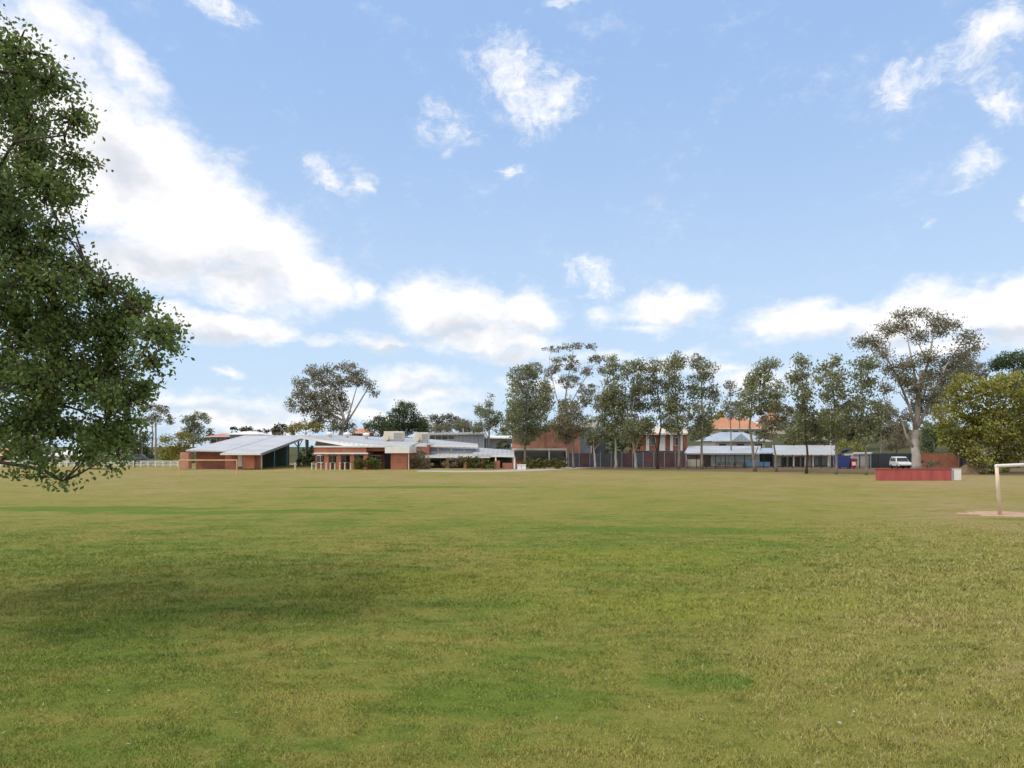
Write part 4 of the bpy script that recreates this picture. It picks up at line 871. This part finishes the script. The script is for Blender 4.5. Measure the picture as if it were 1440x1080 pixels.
def right_things():
    D = 107; r = thing('white_shed', 'white ribbed metal shed right of the blue skip', 'shed', (X(1213, D), D, 0))
    MB().pb(1200, 638.2, 1226, 661, D, 3).build('wall', ribbed('shed_white', (.68, .66, .66), 0, .3), r); MB().slab([P(1199, 637.8, D-.15), P(1227, 637.8, D-.15), P(1226.5, 636, D+3.2), P(1200, 636, D+3.2)], .1).build('roof', ROOF, r)
    MB().pb(1219.5, 641, 1225, 660.8, D-.06, .05).build('door', PGLASS, r)
    D = 103.5; r = thing('charcoal_fence', 'charcoal sheet metal fence behind the white wagon', 'fence', (X(1258, D), D, 0))
    for i in range(6): MB().pb(1226.5+i*11, 637.6, 1236.9+i*11, 660.5, D, .05).build('panel', ribbed('charcoal_ribbed', (.04, .048, .06), 0, .2), r)
    for i in range(7): MB().pb(1225.7+i*11, 637, 1226.4+i*11, 661, D-.02, .09).build('post', CHAR, r)
    D = 106; r = thing('brick_wall', 'long red brick wall behind the big trunk at right', 'wall', (X(1320, D), D, 0))
    m = MB(); m.slab([P(1293, 637, D), P(1348, 639.5, D), (X(1348, D), D+.25, Z(639.5, D)), (X(1293, D), D+.25, Z(637, D))], 2.4); m.build('wall', BRKO, r)
    m = MB(); m.slab([P(1292.6, 636, D-.03), P(1348.4, 638.5, D-.03), (X(1348.4, D), D+.3, Z(638.5, D)), (X(1292.6, D), D+.3, Z(636, D))], .09); m.build('coping', BRK, r)
    D = 104; r = thing('dark_shed', 'dark open-fronted shed under the yellow-green tree', 'shed', (X(1365, D), D, 0))
    MB().pb(1350, 640.5, 1432, 661, D+2.5, .2).build('back_wall', BRK, r); MB().slab([P(1347, 638.5, D-.2), P(1436, 639, D-.2), P(1436, 636.5, D+3), P(1347, 636, D+3)], .14).build('roof', GALV, r)
    for a in (1350, 1377, 1404, 1432): MB().pb(a, 640.2, a+1.6, 661, D, .18).build('post', BLK, r)
    for a in (1353, 1380): MB().pb(a, 643, a+22, 661, D+1.6, .1).build('panel', CHAR if a < 1370 else MAROON, r)
    # soil mound
    D = 84; x = X(1366, D); m = MB(); rr = random.Random(8); n = 18; k = 7
    for j in range(k):
        f = j/(k-1); 
        for i in range(n): a = 2*math.pi*i/n; q = (1-f)*(1+rr.uniform(-.12, .12)); m.v.append((x+1.9*q*math.cos(a), D+1.3*q*math.sin(a), -.05+1.25*(1-(1-f)**2)+rr.uniform(-.04, .04)*(j > 0)))
    for j in range(k-1):
        for i in range(n): m.f.append((j*n+i, j*n+(i+1) % n, (j+1)*n+(i+1) % n, (j+1)*n+i))
    o = m.build('soil_mound', BROWN, None, True); tag(o, 'brown soil mound behind the white locker box', 'mound')
    # red wall
    D = gd(676); x0, x1 = X(1236, D), X(1338, D); r = thing('red_wall', 'low red painted wall at the right end of the oval', 'wall', ((x0+x1)/2, D, 0))
    zt = Z(660.5, D); MB().box(x0, x1, D, D+.6, -.05, zt).build('wall', REDW, r)
    MB().box(x0-.06, x1+.04, D-.03, D+.66, zt+.003, zt+.08).build('coping', REDC, r)
    MB().box(x1+.003, x1+.28, D+.02, D+.58, -.05, zt-.02).build('end_pier', GREYM, r)
    x0, x1 = X(1342, D), X(1352, D); r = thing('metal_locker', 'small pale grey metal box beside the red wall', 'cabinet', ((x0+x1)/2, D, 0))
    MB().box(x0, x1, D, D+.5, .02, Z(659.5, D)).build('body', WHITE, r, bevel=.015); MB().box(x0-.02, x1+.02, D-.03, D+.53, Z(659.4, D), Z(658.3, D)).build('lid', GALV, r); MB().box(x0+.05, x1-.05, D-.012, D+.0, .08, Z(661, D)).build('door', WHITE, r)
right_things()

def wagon(label, x, y, ang, body, glass, scale=1.0, group=None):
    r = thing('parked_wagon', label, 'car', (x, y, 0), group); loc = Vector((x, y, 0)); ca, sa = math.cos(ang), math.sin(ang)
    def tf(m):
        m.v = [(x+p[0]*ca-p[1]*sa, y+p[0]*sa+p[1]*ca, p[2]) for p in m.v]; return m
    side = [(-2.15,.45),(-2.2,.95),(-2.05,1.05),(-1.85,1.72),(-1.6,1.84),(.2,1.84),(.55,1.72),(1.05,1.12),(2.05,1.0),(2.25,.85),(2.25,.45)]
    def prof(hw, pr, sc=1.0):
        m = MB(); k = len(pr); L = []
        for s in (-1, 1):
            for a, b in pr:
                t = .84 if b > 1.4 else 1.0; L.append((a, s*hw*t, b))
        m.add(L, [tuple(range(k))[::-1], tuple(range(k, 2*k))]+[(i, (i+1) % k, k+(i+1) % k, k+i) for i in range(k)]); return m
    tf(prof(.88, side)).build('body', body, r, bevel=.05)
    r.scale = (scale,)*3
    for s in (-1, 1):
        m = MB()
        for a, b in ((-1.75, -.95), (-.88, -.1), (-.02, .62)):
            y1, y2 = s*.885, s*.77; e = .25 if b > .5 else 0
            m.add([(a, y1, 1.1), (b+e*.8, y1, 1.1), (b-e*.9, y2+s*.012, 1.64), (a+.05, y2+s*.012, 1.64)], [(0,1,2,3) if s < 0 else (3,2,1,0)])
        tf(m).build('side_window', glass, r)
        for a in (-1.35, 1.4):
            w = tf(MB().tube([(a, s*.72, .34), (a, s*.92, .34)], [.35, .35], 16)).build('wheel', RUBBER, r); tf(MB().tube([(a, s*.921, .34), (a, s*.935, .34)], [.2, .2], 12)).build('rim', CHROME, w)
        tf(MB().box(2.235, 2.275, s*.78-.14, s*.78+.1, .7, .85)).build('headlight', WHITE, r); tf(MB().box(-2.23, -2.19, s*.78-.08, s*.78+.08, .75, 1.0)).build('tail_light', LAMPR, r)
    tf(MB().add([(.62, -.7, 1.7), (.62, .7, 1.7), (1.08, .8, 1.14), (1.08, -.8, 1.14)], [(3,2,1,0)])).build('windscreen', glass, r)
    tf(MB().add([(-1.92, -.7, 1.66), (-1.92, .7, 1.66), (-2.1, .8, 1.12), (-2.1, -.8, 1.12)], [(0,1,2,3)])).build('rear_window', glass, r)
    tf(MB().box(2.2, 2.32, -.8, .8, .42, .6)).build('bumper', RUBBER, r)
wagon('white wagon parked before the charcoal fence', X(1266, 99), 99, R(-101), CARW, GLASS, .92)
wagon('dark wagon parked behind the white rail fence', X(196, 114), 114, R(10), CARD, GLASS)
def tarp():
    D = 102; r = thing('green_trailer', 'small green covered trailer between white wagon and trunk', 'trailer', (X(1277, D), D, 0)); x0, x1 = X(1272, D), X(1284, D)
    m = MB(); m.add([(x0, D, .5), (x1, D, .5), (x1, D+1.4, .5), (x0, D+1.4, .5), (x0+.1, D+.15, 1.3), (x1-.2, D+.15, 1.0), (x1-.2, D+1.25, 1.0), (x0+.1, D+1.25, 1.3)], [(3,2,1,0),(0,1,5,4),(1,2,6,5),(2,3,7,6),(3,0,4,7),(4,5,6,7)]); m.build('cover', GREENV, r)
    for s in (-.03, 1.3): MB().tube([((x0+x1)/2, D+s, .3), ((x0+x1)/2, D+s+.15, .3)], [.3, .3], 14).build('wheel', RUBBER, r)
tarp()

# ------------------------------------------------------------------ goals
GPAINT = flat('goal_paint', (.66, .52, .38), .6, .38, 4, streak=True)
GPEACH = flat('goal_weathered', (.66, .40, .20), .6, .3, 4)
def goals():
    r = thing('goal_frame', 'near goal with weathered cream posts standing in the dirt patch', 'goal', (22.65, 33, 0))
    b, t = Vector((22.65, 33, -.1)), Vector((22.5, 33.02, 2.27)); d = Vector((.80, .60, 0)); b2, t2 = b+d*7.3, t+d*7.3
    MB().tube([b, b.lerp(t, .5), t], [.082, .08, .078], 14).build('post', GPAINT, r, True); MB().tube([b2, t2], [.066, .062], 14).build('post', GPAINT, r, True)
    MB().tube([t-d*.07, t2+d*.07], [.078, .078], 14).build('crossbar', WHITE, r, True)
    r = thing('goal_frame', 'distant orange-tinted goal in front of the brick hall', 'goal', (X(292, 76), 76, 0)); D = 76
    for px in (252, 333): MB().tube([(X(px, D), D, -.05), (X(px, D), D, Z(647.5, D))], [.06, .06], 10).build('post', GPEACH, r)
    MB().tube([(X(251.5, D), D, Z(647.2, D)), (X(333.5, D), D, Z(647.2, D))], [.06, .06], 10).build('crossbar', GPEACH, r)
goals()
